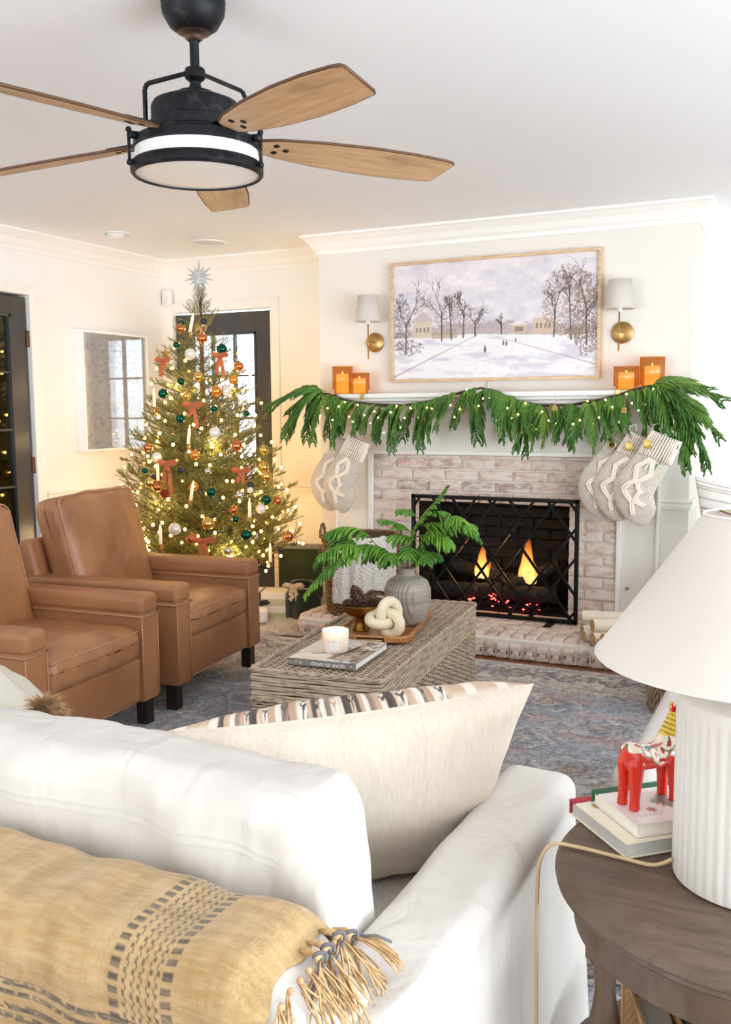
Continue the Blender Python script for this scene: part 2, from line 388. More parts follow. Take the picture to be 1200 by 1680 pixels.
q = Mat('firebox_brick'); oi = q.n('ObjectInfo'); q.col(q.mix(oi.outputs['Random'], (20, 18, 17), (32, 28, 26))); q.set(r=.9); q.bump(q.noise(80, 4), .5, .002); SOOT = q.m
SOOTM = P('sooty_mortar', (20, 18, 17), .95)
fp = thing('brick_fireplace', 'whitewashed brick fireplace surround with dark sooty firebox', 'fireplace', (-1.76, BF, 0))
def P0(mb, name, mat, par, off, smooth=False):
    mb.fn(lambda v: v-np.array(off)); return mb.build(name, mat, par, smooth)
fo = (-1.76, BF, 0)
BRX0, BRX1, BRT = -2.529, -1.014, 1.073
mb = MB()
mb.box(BRX0, FX0-.0, BF-.022, BF, .12, BRT); mb.box(FX1, BRX1, BF-.022, BF, .12, BRT); mb.box(FX0, FX1, BF-.022, BF, FZ1, BRT)
P0(mb, 'mortar_bed', MORTAR, fp, fo)
_bm = {}
def brick(w_, d_, h_, x, y, z, mat=BRICK, par=fp, off=fo, r=.006, name='brick'):
    key = (round(w_, 3), round(d_, 3), round(h_, 3), mat.name, random.randrange(3))
    if key not in _bm:
        v, f = rbox(w_, d_, h_, r, 1, 3); v = v+np.stack([wob(v, .0022, 60, len(_bm)*3+i) for i in range(3)], 1)
        me = bpy.data.meshes.new(name); me.from_pydata(v.tolist(), [], f); me.materials.append(mat); me.polygons.foreach_set('use_smooth', [True]*len(me.polygons)); _bm[key] = me
    o = bpy.data.objects.new(name, _bm[key]); COL.objects.link(o); o.location = (x-off[0], y-off[1]+random.uniform(-.002, .002), z-off[2]); o.parent = par
    return o
CH, BL = .0668, .2135; J = .009
z = BRT-.024+J/2; row = 0
# partial top course, then full courses downward
def course(zc, h_, shift):
    segs = []
    x = BRX0-shift
    while x < BRX1:
        a, b_ = max(x, BRX0), min(x+BL-J, BRX1)
        for (p, q_) in ([(a, b_)] if zc-h_/2 > FZ1-.02 else [(a, min(b_, FX0)), (max(a, FX1), b_)]):
            if q_-p > .018: segs.append((p, q_))
        x += BL
    for (p, q_) in segs: brick(q_-p, .03, h_, (p+q_)/2, BF-.021, zc)
course(BRT-.0125, .018, .06)
for k in range(14):
    zt = BRT-.026-k*CH
    if zt-.058 < FZ0-.03: break
    hb = min(.058, zt-FZ0); course(zt-hb/2, hb, (.155 if k % 2 else .155+BL/2) % BL)
# hearth
he = thing('brick_hearth', 'raised whitewashed brick hearth with a rounded front row of bricks', 'hearth', (-1.76, BF, 0))
HX0, HX1, HY0, HZ = -2.80, -.74, 4.82, .131
mb = MB(); mb.bbox(HX0+.012, HX1-.012, HY0+.012, BF-.004, -.0, HZ-.02, .012, 2); P0(mb, 'hearth_bed', MORTAR, he, fo, True)
for r_ in range(4):
    y = BF-.05-r_*.092; x = HX0+.03-(BL/2 if r_ % 2 else 0)
    while x < HX1-.05:
        a, b_ = max(x, HX0+.03), min(x+BL-.008, HX1-.03)
        if b_-a > .03: brick(b_-a, .084, .05, (a+b_)/2, y-.0, HZ-.0255, r=.007, par=he)
        x += BL
v, f = rbox(.064, .215, .128, .012, 2, 5)
def bull(v):
    y = v[:, 1]; z = v[:, 2]; m_ = sm(-.04, -.1075, y); v = v.copy(); v[:, 2] = np.where(z > 0, z-.05*m_**2, z)
    return v+np.stack([wob(v, .0022, 50, i) for i in range(3)], 1)
v = bull(v); me = bpy.data.meshes.new('hearth_brick'); me.from_pydata(v.tolist(), [], f); me.materials.append(BRICK); me.polygons.foreach_set('use_smooth', [True]*len(me.polygons))
x = HX0+.035
while x < HX1:
    o = bpy.data.objects.new('brick', me); COL.objects.link(o); o.parent = he; o.location = (x-fo[0], HY0+.1075-BF+random.uniform(-.003, .003), HZ/2+.001+random.uniform(-.002, .001)); o.rotation_euler = (0, 0, random.uniform(-.02, .02)); x += .0735
for i in range(4):   # returns on the left end
    o = bpy.data.objects.new('brick', me); COL.objects.link(o); o.parent = he; o.location = (HX0+.055-fo[0], HY0+.26+i*.0735-BF, HZ/2); o.rotation_euler = (0, 0, R(-90)); o.scale = (1, .72, 1)
# firebox interior
FBY = 5.76
mb = MB(); mb.box(FX0-.03, FX1+.03, FBY, FBY+.05, FZ0-.01, FZ1+.1); mb.box(FX0-.001, FX0+.008, BF+.002, FBY, FZ0, FZ1+.0); mb.box(FX1-.008, FX1+.001, BF+.002, FBY, FZ0, FZ1+.0)
mb.box(FX0-.0, FX1+.0, BF+.0, FBY, FZ0-.02, FZ0+.004); mb.box(FX0, FX1, BF+.004, FBY, FZ1-.008, FZ1+.001); P0(mb, 'firebox_lining', SOOTM, fp, fo)
for k in range(10):
    zc = FZ0+.035+k*CH; x = FX0+(BL/2 if k % 2 else 0)-BL/2
    while x < FX1-.02:
        a, b_ = max(x, FX0), min(x+BL-J, FX1)
        if b_-a > .03: brick(b_-a, .02, .058, (a+b_)/2, FBY-.006, zc, SOOT)
        x += BL
# --- mantelpiece
mt = thing('mantelpiece', 'white painted wooden mantelpiece around the brick fireplace', 'mantel', (-1.76, BF, 0))
def mp(name, *boxes, r=.004, mat=MANT):
    mb = MB()
    for q_ in boxes: mb.bbox(*q_, r, 2)
    return P0(mb, name, mat, mt, fo, 'auto')
SX0, SX1 = -2.79, -.765
mp('shelf', (SX0, SX1, 5.185, BF, 1.418, 1.446), r=.006, mat=TRIM)
mp('shelf_moulding', (SX0+.03, SX1-.03, 5.215, BF, 1.398, 1.418), (SX0+.05, SX1-.05, 5.245, BF, 1.374, 1.398), (SX0+.07, SX1-.07, 5.285, BF, 1.35, 1.374), r=.008, mat=TRIM)
mp('frieze', (-2.785, -.775, BF-.045, BF, 1.082, 1.35))
mp('leg_panel', (-2.785, -2.56, BF-.04, BF, .131, 1.082)); mp('leg_panel', (-1.0, -.79, BF-.04, BF, .131, 1.082))
mp('edge_bead', (-2.79, -2.774, BF-.055, BF, .131, 1.35), mat=TRIM); mp('edge_bead', (-.80, -.784, BF-.055, BF, .131, 1.35), mat=TRIM)
mp('brick_trim', (-2.562, -2.529, BF-.055, BF, .131, 1.1), mat=TRIM); mp('brick_trim', (-1.014, -.985, BF-.055, BF, .131, 1.1), mat=TRIM)
mp('brick_trim', (-2.562, -.985, BF-.056, BF, 1.073, 1.1), mat=TRIM)
kb = MB(); kb.lathe([(0, 0), (.004, 0), (.004, .012), (.009, .016), (.009, .022), (0, .026)], 14); kb.xf(Matrix.Translation((-.945-fo[0], -.04, .34)) @ Matrix.Rotation(R(90), 4, 'X')); kb.build('gas_key_knob', BRASS, mt, True)
# --- fire screen
fs = thing('fire_screen', 'black iron fire screen with crossed lattice bars standing on the hearth', 'fire screen', (-1.70, 5.21, HZ))
SCW, SCH = 1.012, .712
mb = MB(); fw = .022
for a in ((-SCW/2, -SCW/2+fw, 0.004, SCH), (SCW/2-fw, SCW/2, 0.004, SCH), (-SCW/2, SCW/2, SCH-fw, SCH), (-SCW/2, SCW/2, .004, .004+fw)): mb.bbox(a[0], a[1], -.011, .011, a[2], a[3], .002, 1)
mb.build('frame', BLACK, fs, 'auto')
ix, iz0, iz1 = SCW/2-fw/2, .02, SCH-fw/2
xs = []; x = -1.3; k = 0
while x < 1.3: xs.append(x); x += (.125 if k % 2 else .225); k += 1
for sgn in (1, -1):
    for x in xs:   # line z = iz1 - m*(x-x0)
        m_ = 1.36; p0 = (x, iz1); p1 = (x+(iz1-iz0)/m_, iz0)
        a, b_ = max(p0[0], -ix), min(p1[0], ix)
        if b_-a < .03: continue
        za, zb = iz1-m_*(a-x), iz1-m_*(b_-x)
        MB().tube([(sgn*a, -.004*sgn, za), (sgn*b_, -.004*sgn, zb)], .0088, 4).build('lattice_bar', BLACK, fs)
q = Mat('screen_mesh'); ms = q.math('MAXIMUM', q.ramp(q.wave(260, 'X'), [(.0, 0.), (.4, 0.), (.6, 1.)]), q.ramp(q.wave(260, 'Z'), [(0, 0.), (.4, 0.), (.6, 1.)]))
for s_ in (-1, 1):
    mb = MB(); mb.bbox(s_*.36-.022, s_*.36+.022, -.12, .02, .0, .006, .002, 1); mb.bbox(s_*.36-.012, s_*.36+.012, -.011, .0, 0, .02, .002, 1); mb.build('foot', BLACK, fs)
# --- burning logs, grate, flames, embers
BARK = P('charred_bark', (30, 26, 24), .9, n=(22, (112, 98, 88), .58, .8, (1, 1, 1)), b=(45, 1.0, .012))
def logmesh(L, r, seed, bark=.12, seg=16, n=14):
    mb = MB(); r_ = np.random.default_rng(seed); pts = []; rad = []
    for i in range(n+1):
        t_ = i/n; pts.append((L*(t_-.5), math.sin(t_*3+seed)*r*.18, math.cos(t_*2.3+seed)*r*.12)); rad.append(r*(1+r_.uniform(-bark, bark)))
    rad[0] = r*.9; mb.tube(pts, rad, seg, jag=.03); return mb
def place(o, loc, rot): o.location = loc; o.rotation_euler = rot; return o
lg = [((-1.93, 5.46, .235), (0, 0, R(4)), .42, .052, 'charred log at the left front of the grate'),
      ((-1.55, 5.46, .235), (0, 0, R(-8)), .36, .048, 'charred log at the right front of the grate'),
      ((-1.88, 5.58, .315), (0, R(10), R(-12)), .45, .05, 'blackened log at the back left of the fire'),
      ((-1.53, 5.53, .335), (0, R(-24), R(22)), .34, .044, 'glowing split log raised to the right of the tall flame'),
      ((-1.74, 5.50, .33), (0, R(28), R(-30)), .24, .022, 'thin forked branch between the two flames')]
for i, (l_, r_, L, rr, lab) in enumerate(lg):
    o = logmesh(L, rr, i+3).build('fire_log', BARK, None, True); place(o, l_, r_); tag(o, lab, 'log', 'logs burning in the firebox')
gr = thing('fire_grate', 'black grate under the burning logs', 'grate', (-1.74, 5.5, HZ+.004))
for y in (-.12, .12): MB().bbox(-.36, .36, y-.008, y+.008, .03, .045, .002, 1).build('grate_rail', BLACK, gr)
for i in range(8): MB().bbox(-.33+i*.094, -.314+i*.094, -.13, .13, .045, .057, .002, 1).build('grate_bar', BLACK, gr)
for x in (-.3, .3):
    for y in (-.12, .12): MB().bbox(x-.008, x+.008, y-.008, y+.008, 0, .045, .001, 1).build('leg', BLACK, gr)
q = Mat('flame'); out = q.t.nodes['Material Output']; q.t.nodes.remove(q.b)
gen = q.n('TexCoord').outputs['Generated']; sp = q.n('SeparateXYZ'); q.l(gen, sp.inputs[0]); zf = sp.outputs[2]
em = q.n('Emission'); q.l(q.ramp(zf, [(0, (255, 200, 120)), (.4, (255, 170, 78)), (1, (214, 96, 36))]), em.inputs[0]); em.inputs[1].default_value = 1.5
tp = q.n('BsdfTransparent'); lw = q.n('LayerWeight'); lw.inputs[0].default_value = .25
al = q.math('MULTIPLY', q.math('SUBTRACT', 1, q.ramp(lw.outputs['Facing'], [(.0, 0.), (.55, 1.)])), q.ramp(zf, [(.2, .7), (.95, .0)]))
mx = q.n('MixShader'); q.l(al, mx.inputs[0]); q.l(tp.outputs[0], mx.inputs[1]); q.l(em.outputs[0], mx.inputs[2]); q.l(mx.outputs[0], out.inputs[0]); FLAME = q.m
def flame(x, y, z, h, r, lean, lab, seed):
    t = thing('flame', lab, 'flame', (x, y, z)); t['group'] = 'flames of the fire'
    for k, (dx, hh, rr) in enumerate(((0, h, r), (-r*.8, h*.62, r*.6), (r*.75, h*.5, r*.55))):
        prof = [(.0, 0), (.6, .04), (.9, .14), (1, .28), (.9, .45), (.68, .62), (.42, .8), (.1, 1)]
        b = MB(); b.tube([(dx+lean*p[1]**1.5+math.sin(p[1]*6+seed+k)*.006, .01*k, p[1]*hh) for p in prof], [max(.001, p[0]*rr) for p in prof], 14)
        b.fn(lambda v: v*np.array([1, .6, 1])); b.build('flame_tongue', FLAME, t, True)
    l = bpy.data.lights.new('fire_glow', 'POINT'); l.energy = .7; l.color = (1, .55, .22); l.shadow_soft_size = .04
    lo = bpy.data.objects.new('fire_glow', l); COL.objects.link(lo); lo.location = (0, -.03, h*.55); lo.parent = t
flame(-1.86, 5.50, .30, .24, .036, .02, 'orange flame on the left of the fire', 1)
flame(-1.555, 5.48, .29, .31, .044, -.01, 'taller yellow orange flame on the right of the fire', 2)
EMB = emit('ember', (255, 70, 60), 6)
em_ = thing('embers', 'red glowing embers scattered under the burning logs', 'embers', (-1.74, 5.40, .19))
for x0, n in ((-.24, 3), (-.15, 7), (.0, 14), (.1, 7), (.2, 5), (.27, 4)):
    for i in range(n):
        b = MB(); r_ = random.uniform(.003, .0065); b.sphere((0, 0, 0), r_, 6, 4, (1.3, 1, .8)); b.build('ember', EMB, em_, loc=(x0+random.gauss(0, .022), random.uniform(-.02, .03), random.uniform(-.04, .01)+(.03 if n == 14 else 0)*random.random()*2))
# --- birch logs on the right of the hearth
q = Mat('birch_bark'); q.col(q.mix(q.ramp(q.noise(30, 4, (.25, 1, 1)), [(.6, 0.), (.72, 1.)]), (236, 222, 202), (176, 150, 124))); q.set(r=.7); BIRCH = q.m
q = Mat('birch_end'); q.col(q.ramp(q.noise(50, 3), [(.3, (206, 172, 122)), (.7, (184, 146, 96))])); q.set(r=.8); BEND = q.m
for i, (l_, rz, rx, L, r_, lab) in enumerate([
    ((-.985, 5.05, .131+.030), 32, 0, .30, .030, 'birch log at the back bottom of the stack beside the fire screen'),
    ((-.965, 4.96, .131+.028), 40, 0, .30, .028, 'small birch log second from the back on the hearth'),
    ((-.915, 4.905, .131+.031), 38, 0, .28, .031, 'birch log third from the back on the hearth, under the top one'),
    ((-.855, 4.85, .131+.036), 36, 0, .26, .036, 'thick birch log at the front of the stack with its cut end showing'),
    ((-.955, 5.08, .131+.092), 8, 0, .36, .034, 'pale birch log lying across the back of the stack'),
    ((-.885, 4.925, .131+.094), 30, 2, .34, .034, 'birch log resting on top of the stack in the middle')]):
    t = thing('birch_log', lab, 'log', l_, R(rz), 'birch logs on the hearth')
    mb = MB(); n = 12; mb.tube([(L*(j/n-.5), .002*math.sin(j), 0) for j in range(n+1)], [r_*(1+.03*math.sin(j*1.7+i)) for j in range(n+1)], 20, cap=False); mb.build('bark', BIRCH, t, True)
    for s_ in (-1, 1):
        mb = MB(); mb.lathe([(.0001, .0), (r_*.5, .001), (r_*.97, -.0005), (r_*.99, -.004)], 20); mb.xf(Matrix.Translation((s_*L/2, 0, 0)) @ Matrix.Rotation(s_*PI/2, 4, 'Y')); mb.build('cut_end', BEND, t)
# ================================================================== PICTURE OVER THE MANTEL
tv = thing('framed_painting', 'wide framed painting of a snowy village lane with bare trees over the mantel', 'painting', (-1.763, BF, 1.873))
OAK = P('pale_oak', (224, 194, 158), .45, n=(14, (208, 172, 132), .45, .6, (1, 1, 8)))
TW, TH, TD = 1.275, .718, .05; fr = .018
for nm, a in (('frame_rail', (-TW/2, TW/2, TH/2-fr, TH/2)), ('frame_rail', (-TW/2, TW/2, -TH/2, -TH/2+fr)), ('frame_stile', (-TW/2, -TW/2+fr, -TH/2+fr, TH/2-fr)), ('frame_stile', (TW/2-fr, TW/2, -TH/2+fr, TH/2-fr))):
    MB().bbox(a[0], a[1], -TD, 0, a[2], a[3], .002, 1).build(nm, OAK, tv, 'auto')
MB().box(-TW/2+fr, TW/2-fr, -.03, -.001, -TH/2+fr, TH/2-fr).build('backing', BLACK, tv)
q = CM('paint_canvas', .6); q.bump(q.noise(160, 3, (1, 1, 1)), .15, .0006); PAINT = q.m
nu, nv = 420, 236; pw, ph = TW/2-fr, TH/2-fr
can = MB().sheet(lambda u, v_: (-pw+2*pw*u, -.031, -ph+2*ph*v_), nu, nv).build('canvas', PAINT, tv)
def painting(V):
    u = (V[:, 0]+pw)/(2*pw); v_ = (V[:, 2]+ph)/(2*ph); A = pw/ph
    x = u*A*10; y = v_*10; n1 = fbm(x*.8, y*1.6, 5, 1); n2 = fbm(x*3+n1*3, y*3, 4, 5); n3 = vnoise(x*9+n2*3, y*9, 9)
    sky = mixc((206, 200, 212), (236, 228, 228), np.clip(n1*1.5-.2+(v_-.5)*.3, 0, 1)); sky += (n2-.5)[:, None]*18
    snow = mixc((238, 234, 236), (204, 198, 212), np.clip(sm(.5, .75, fbm(x*.5+y*.4, y*2.4, 5, 11)), 0, 1)*.8); snow += (n3-.5)[:, None]*10
    hor = .36+.02*np.sin(u*5)+.012*(n2-.5)
    c = np.where((v_ > hor)[:, None], sky, snow)
    def blend(mask, colr): nonlocal c; c = c*(1-mask[:, None])+np.asarray(colr, float)*mask[:, None]
    # distant thicket band
    blend(sm(.0, .02, hor+.10+.05*n2-.10*np.abs(u-.55)-v_)*(v_ > hor)*(.45+.4*n3), (168, 152, 148))
    # plain cottage shapes on the right and a wall on the left
    def house(x0, x1, z0, z1, pk, wc, rc):
        body = (u > x0)*(u < x1)*(v_ > z0)*(v_ < z1); blend(body*(.75+.25*n3), wc)
        xm = (x0+x1)/2; roof = (v_ >= z1)*(v_ < z1+(pk-z1)*(1-np.abs(u-xm)/((x1-x0)/2+.012))); blend(roof*.9, rc)
        for wx in np.linspace(x0+.02, x1-.02, 4): blend((np.abs(u-wx) < .005)*(np.abs(v_-(z0+z1)/2) < .02)*.7, (120, 104, 100))
    house(.70, .80, .36, .49, .56, (214, 188, 164), (226, 216, 214)); house(.60, .67, .365, .44, .48, (206, 182, 160), (232, 224, 222))
    house(.10, .20, .36, .50, .60, (212, 196, 170), (196, 182, 178)); 
    blend((u < .33)*(u > .2)*(v_ > .35)*(v_ < .40+.01*n3)*.7, (176, 156, 130))
    # lane edges
    for (a, b_, s0) in (((.42, .36), (.02, .04), 1), ((.50, .36), (.98, .10), 1)):
        tt = np.clip((a[1]-v_)/(a[1]-b_[1]), 0, 1.2); xx = a[0]+(b_[0]-a[0])*tt; blend((np.abs(u-xx+.006*(n2-.5)) < .003+.006*tt)*(v_ < a[1])*sm(.3, .6, n3+.3)*.55, (138, 124, 128))
    # trees
    r_ = np.random.default_rng(5)
    def seg(p, q_, w0, w1, colr, al):
        px, py = u*A, v_; ax, ay = p[0]*A, p[1]; bx, by = q_[0]*A, q_[1]; dx, dy = bx-ax, by-ay; L2 = dx*dx+dy*dy+1e-9
        t_ = np.clip(((px-ax)*dx+(py-ay)*dy)/L2, 0, 1); d = np.hypot(px-ax-t_*dx, py-ay-t_*dy); wd = w0+(w1-w0)*t_
        sel = d < wd; c[sel] = c[sel]*(1-al)+np.asarray(colr, float)*al
    def tree(x0, z0, h, lean, colr, dens, al=.8):
        def br(p, ang, L, w_, dpt):
            q_ = (p[0]+math.cos(ang)*L/A, p[1]+math.sin(ang)*L); seg(p, q_, w_, w_*.7, colr, al)
            if dpt == 0: return
            for k in range(dens if dpt > 1 else 2): br((p[0]+(q_[0]-p[0])*r_.uniform(.5, 1), p[1]+(q_[1]-p[1])*r_.uniform(.55, 1)), ang+r_.uniform(-.7, .7), L*r_.uniform(.5, .75), w_*.6, dpt-1)
        br((x0, z0), PI/2+lean, h*.45, .0075, 4)
    def foliage(cx, cz, rx, rz, colr, al, sd):
        d = ((u-cx)/rx)**2+((v_-cz)/rz)**2; nn = fbm(x*4, y*4, 3, sd); blend((d < .75+nn*.5)*sm(.42, .62, vnoise(x*12+nn*4, y*8, sd+1))*al, colr)
    foliage(.86, .62, .12, .3, (150, 124, 104), .55, 21); foliage(.95, .5, .07, .35, (118, 98, 86), .6, 23); foliage(.04, .5, .05, .25, (104, 96, 104), .6, 25)
    foliage(.30, .56, .09, .16, (132, 112, 110), .5, 27); foliage(.42, .50, .05, .10, (146, 128, 126), .5, 29)
    for a in ((.88, .30, .62, .05), (.80, .33, .5, -.05), (.95, .26, .75, .02), (.30, .34, .5, .06), (.36, .35, .42, -.04), (.25, .33, .55, .0), (.42, .36, .3, 0), (.06, .22, .62, -.03), (.55, .37, .2, 0)):
        tree(*a, (84, 66, 60), 3)
    # a few small figures on the lane
    for (fx, fz, s_) in ((.47, .24, .05), (.56, .29, .035), (.575, .285, .038), (.62, .31, .03)):
        blend((((u-fx)/(s_*.13))**2+((v_-fz)/(s_*.55))**2 < 1)*.85, (92, 74, 80)); blend((((u-fx)*A)**2+(v_-fz-s_*.6)**2 < (s_*.16)**2)*.8, (150, 110, 96))
    foliage(.08, .28, .08, .07, (120, 106, 112), .7, 31); foliage(.93, .36, .09, .06, (134, 112, 92), .7, 33)
    return c
colattr(can, painting)
MB().tube([(-.02, -.01, -TH/2), (-.022, -.012, -TH/2-.035), (-.02, -.02, -TH/2-.066)], .006, 8).build('power_cable', TRIM, tv, True)
# ---- sconces
def sconce(x, lab):
    t = thing('wall_sconce', lab, 'lamp', (x, BF, 1.764), 0, 'sconces beside the painting')
    b = MB(); b.lathe([(0, 0), (.058, 0), (.06, .004), (.06, .012), (.056, .015), (0, .016)], 40); b.xf(Matrix.Rotation(R(90), 4, 'X')); b.build('back_plate', BRASS, t, 'auto')
    MB().tube([(0, -.014, 0), (0, -.108, 0)], .0045, 10).build('arm', BRASS, t, True)
    b = MB(); b.tube([(0, -.108, -.105), (0, -.108, .115)], .0042, 10); b.sphere((0, -.108, 0), .009, 12, 8); b.build('rod', BRASS, t, True)
    b = MB(); b.lathe([(.0001, .105), (.012, .105), (.014, .112), (.014, .135), (.0001, .136)], 16, (0, -.108, 0)); b.build('socket', P('white_enamel', (240, 240, 238), .4), t, True)
    b = MB(); b.lathe([(.079, .12), (.061, .276), (.0595, .276), (.0775, .12), (.079, .12)], 48, (0, -.108, 0)); b.build('lamp_shade', SHADE, t, True)
    b = MB()
    for k in range(3):
        a = k*2*PI/3; b.tube([(0, -.108, .134), (math.cos(a)*.07, -.108+math.sin(a)*.07, .19)], .0012, 4)
    b.build('shade_spider', BRASS, t)
    b = MB(); b.sphere((0, -.108, .175), .022, 14, 10); b.build('bulb', P('milky_bulb', (250, 248, 240), .4, ec=(255, 236, 205), es=.5), t, True)
q = Mat('linen_shade'); q.col((232, 226, 219)); q.set(r=.85, sss=.0); q.bump(q.noise(500, 2), .08, .0006)
out = q.t.nodes['Material Output']; tl = q.n('BsdfTranslucent'); tl.inputs[0].default_value = (.93, .91, .87, 1); mx = q.n('MixShader'); mx.inputs[0].default_value = .35
q.l(q.b.outputs[0], mx.inputs[1]); q.l(tl.outputs[0], mx.inputs[2]); q.l(mx.outputs[0], out.inputs[0]); SHADE = q.m
sconce(-2.525, 'brass wall sconce with white shade on the left of the painting')
sconce(-1.012, 'brass wall sconce with white shade on the right of the painting')
# ---- amber ribbed candle holders
q = Mat('amber_glass'); q.t.nodes.remove(q.b); out = q.t.nodes['Material Output']
tp = q.n('BsdfTransparent'); tp.inputs[0].default_value = (*lin((244, 216, 168)), 1); g = q.n('BsdfGlossy'); g.inputs['Roughness'].default_value = .08
tl = q.n('BsdfTranslucent'); tl.inputs[0].default_value = (*lin((220, 180, 130)), 1); mx0 = q.n('MixShader'); mx0.inputs[0].default_value = .25; q.l(tp.outputs[0], mx0.inputs[1]); q.l(tl.outputs[0], mx0.inputs[2])
mx = q.n('MixShader'); mx.inputs[0].default_value = .08; q.l(mx0.outputs[0], mx.inputs[1]); q.l(g.outputs[0], mx.inputs[2]); q.l(mx.outputs[0], out.inputs[0]); AMBER = q.m
WAXG = P('lit_amber_wax', (255, 214, 150), .5, ec=(255, 214, 140), es=.9)
def holder(x, y, h, r, lab, clab):
    t = thing('candle_holder', lab, 'candle holder', (x, y, 1.446), 0, 'amber ribbed glass candle holders')
    b = MB(); b.lathe([(r*.82, 0), (r*.82, h*.17), (r, h*.19), (r, h), (r*.95, h), (r*.95, h*.21), (r*.78, h*.19), (r*.78, .006), (.0001, .006)], 96, rib=.03, ribn=28); b.build('ribbed_glass', AMBER, t, True)
    c = thing('pillar_candle', clab, 'candle', (x, y, 1.453), 0, 'candles inside the amber holders')
    rc = r*.62; b = MB(); b.lathe([(.0001, 0), (rc, 0), (rc, h*.66), (rc*.93, h*.69), (.0001, h*.67)], 28); b.build('wax', WAXG, c, True)
    MB().tube([(0, 0, h*.66), (.001, 0, h*.70)], .0012, 6).build('wick', BLACK, c)
    b = MB(); b.tube([(0, 0, h*.695), (0, 0, h*.71), (0, 0, h*.74), (0, 0, h*.78)], [.001, .004, .003, .0005], 8); b.build('flame', emit('candle_flame', (255, 205, 120), 12), c, True)
    l = bpy.data.lights.new('candle_glow', 'POINT'); l.energy = .02; l.color = (1, .75, .45); l.shadow_soft_size = .01
    lo = bpy.data.objects.new('candle_glow', l); COL.objects.link(lo); lo.location = (0, 0, h*.80); lo.parent = c
holder(-2.708, 5.29, .172, .062, 'taller amber ribbed glass candle holder at the left end of the mantel', 'lit candle in the taller amber holder at the left end of the mantel')
holder(-2.572, 5.25, .128, .062, 'shorter amber ribbed glass candle holder at the left end of the mantel', 'lit candle in the shorter amber holder at the left end of the mantel')
holder(-.962, 5.25, .128, .066, 'shorter amber ribbed glass candle holder at the right end of the mantel', 'lit candle in the shorter amber holder at the right end of the mantel')
holder(-.832, 5.29, .176, .064, 'taller amber ribbed glass candle holder at the right end of the mantel', 'lit candle in the taller amber holder at the right end of the mantel')
# ================================================================== LEFT WALL PICTURE
t = thing('framed_textile', 'white box-framed pale textile behind glass on the left wall', 'picture', (LX, 5.115, 1.483), R(90))
# local x runs along the wall (+y), local y points into the wall
W2, H2 = .333, .40; WF = P('white_frame', (248, 247, 244), .35); D_ = .085
for nm, a in (('frame_rail', (-W2, W2, H2-.018, H2)), ('frame_rail', (-W2, W2, -H2, -H2+.018)), ('frame_stile', (-W2, -W2+.018, -H2+.018, H2-.018)), ('frame_stile', (W2-.018, W2, -H2+.018, H2-.018))):
    MB().bbox(a[0], a[1], 0, D_, a[2], a[3], .002, 1).build(nm, WF, t, 'auto').location = (0, -D_, 0)
q = CM('pale_textile', .85); q.bump(q.noise(300, 3), .3, .001); TX = q.m
tx = MB().sheet(lambda u, v_: (-W2+.018+(2*W2-.036)*u, -.02, -H2+.018+(2*H2-.036)*v_), 150, 180).build('textile', TX, t)
def textile(V):
    x, z = V[:, 0]*24, V[:, 2]*24; n = fbm(x, z, 4, 3); c = mixc((214, 210, 208), (236, 232, 230), np.clip(n*1.4-.2, 0, 1))
    for s_ in (1, -1):
        d = np.abs(((x+s_*z*.62) % 4.2)-2.1); m_ = (d < .09)*.55; c = c*(1-m_[:, None])+np.array([236, 230, 220])*m_[:, None]
    m_ = ((np.abs(V[:, 2]-H2+.09) < .003)+(np.abs(V[:, 2]-H2+.12) < .002))*.5; c = c*(1-m_[:, None])+np.array([150, 140, 136])*m_[:, None]
    m_ = (vnoise(x*3, z*3, 8) > .72)*.35; return c*(1-m_[:, None])+np.array([150, 138, 132])*m_[:, None]
colattr(tx, textile)
MB().box(-W2+.016, W2-.016, -.004, -.001, -H2+.016, H2-.016).build('backing', P('dark_liner', (70, 78, 90), .6), t)
MB().box(-W2+.017, W2-.017, -D_+.008, -D_+.011, -H2+.017, H2-.017).build('glazing', pane('reflective_glass', (250, 252, 254), .12, .2), t)
# ================================================================== RUG
rug = tag(E('area_rug', (-1.4, 2.9, 0)), 'large faded blue, grey and rust patterned rug under the seating', 'rug')
q = CM('rug_wool', .95, sheen=.3)
dv = q.vor(62, (1, 1.2, 1), feat='DISTANCE_TO_EDGE'); nz = q.noise(20, 5, dist=1.2); ed = q.ramp(dv, [(.03, 1.), (.13, 0.)])
msk = q.math('MULTIPLY', ed, q.ramp(nz, [(.42, 0.), (.56, .85)]))
c1 = q.mix(msk, q.mix(.12, q.attr, (178, 176, 176)), (58, 56, 64)); sp_ = q.ramp(q.noise(120, 3, (1, 2.5, 1)), [(.6, 0.), (.72, .5)]); q.col(q.mix(sp_, c1, (232, 226, 218))); q.bump(q.noise(400, 3), .5, .003)
RW, RL = 2.1, 1.83
rm = MB().sheet(lambda u, v_: (-RW+2*RW*u, -RL+2*RL*v_, .010), 430, 374).build('pile', q.m, rug)
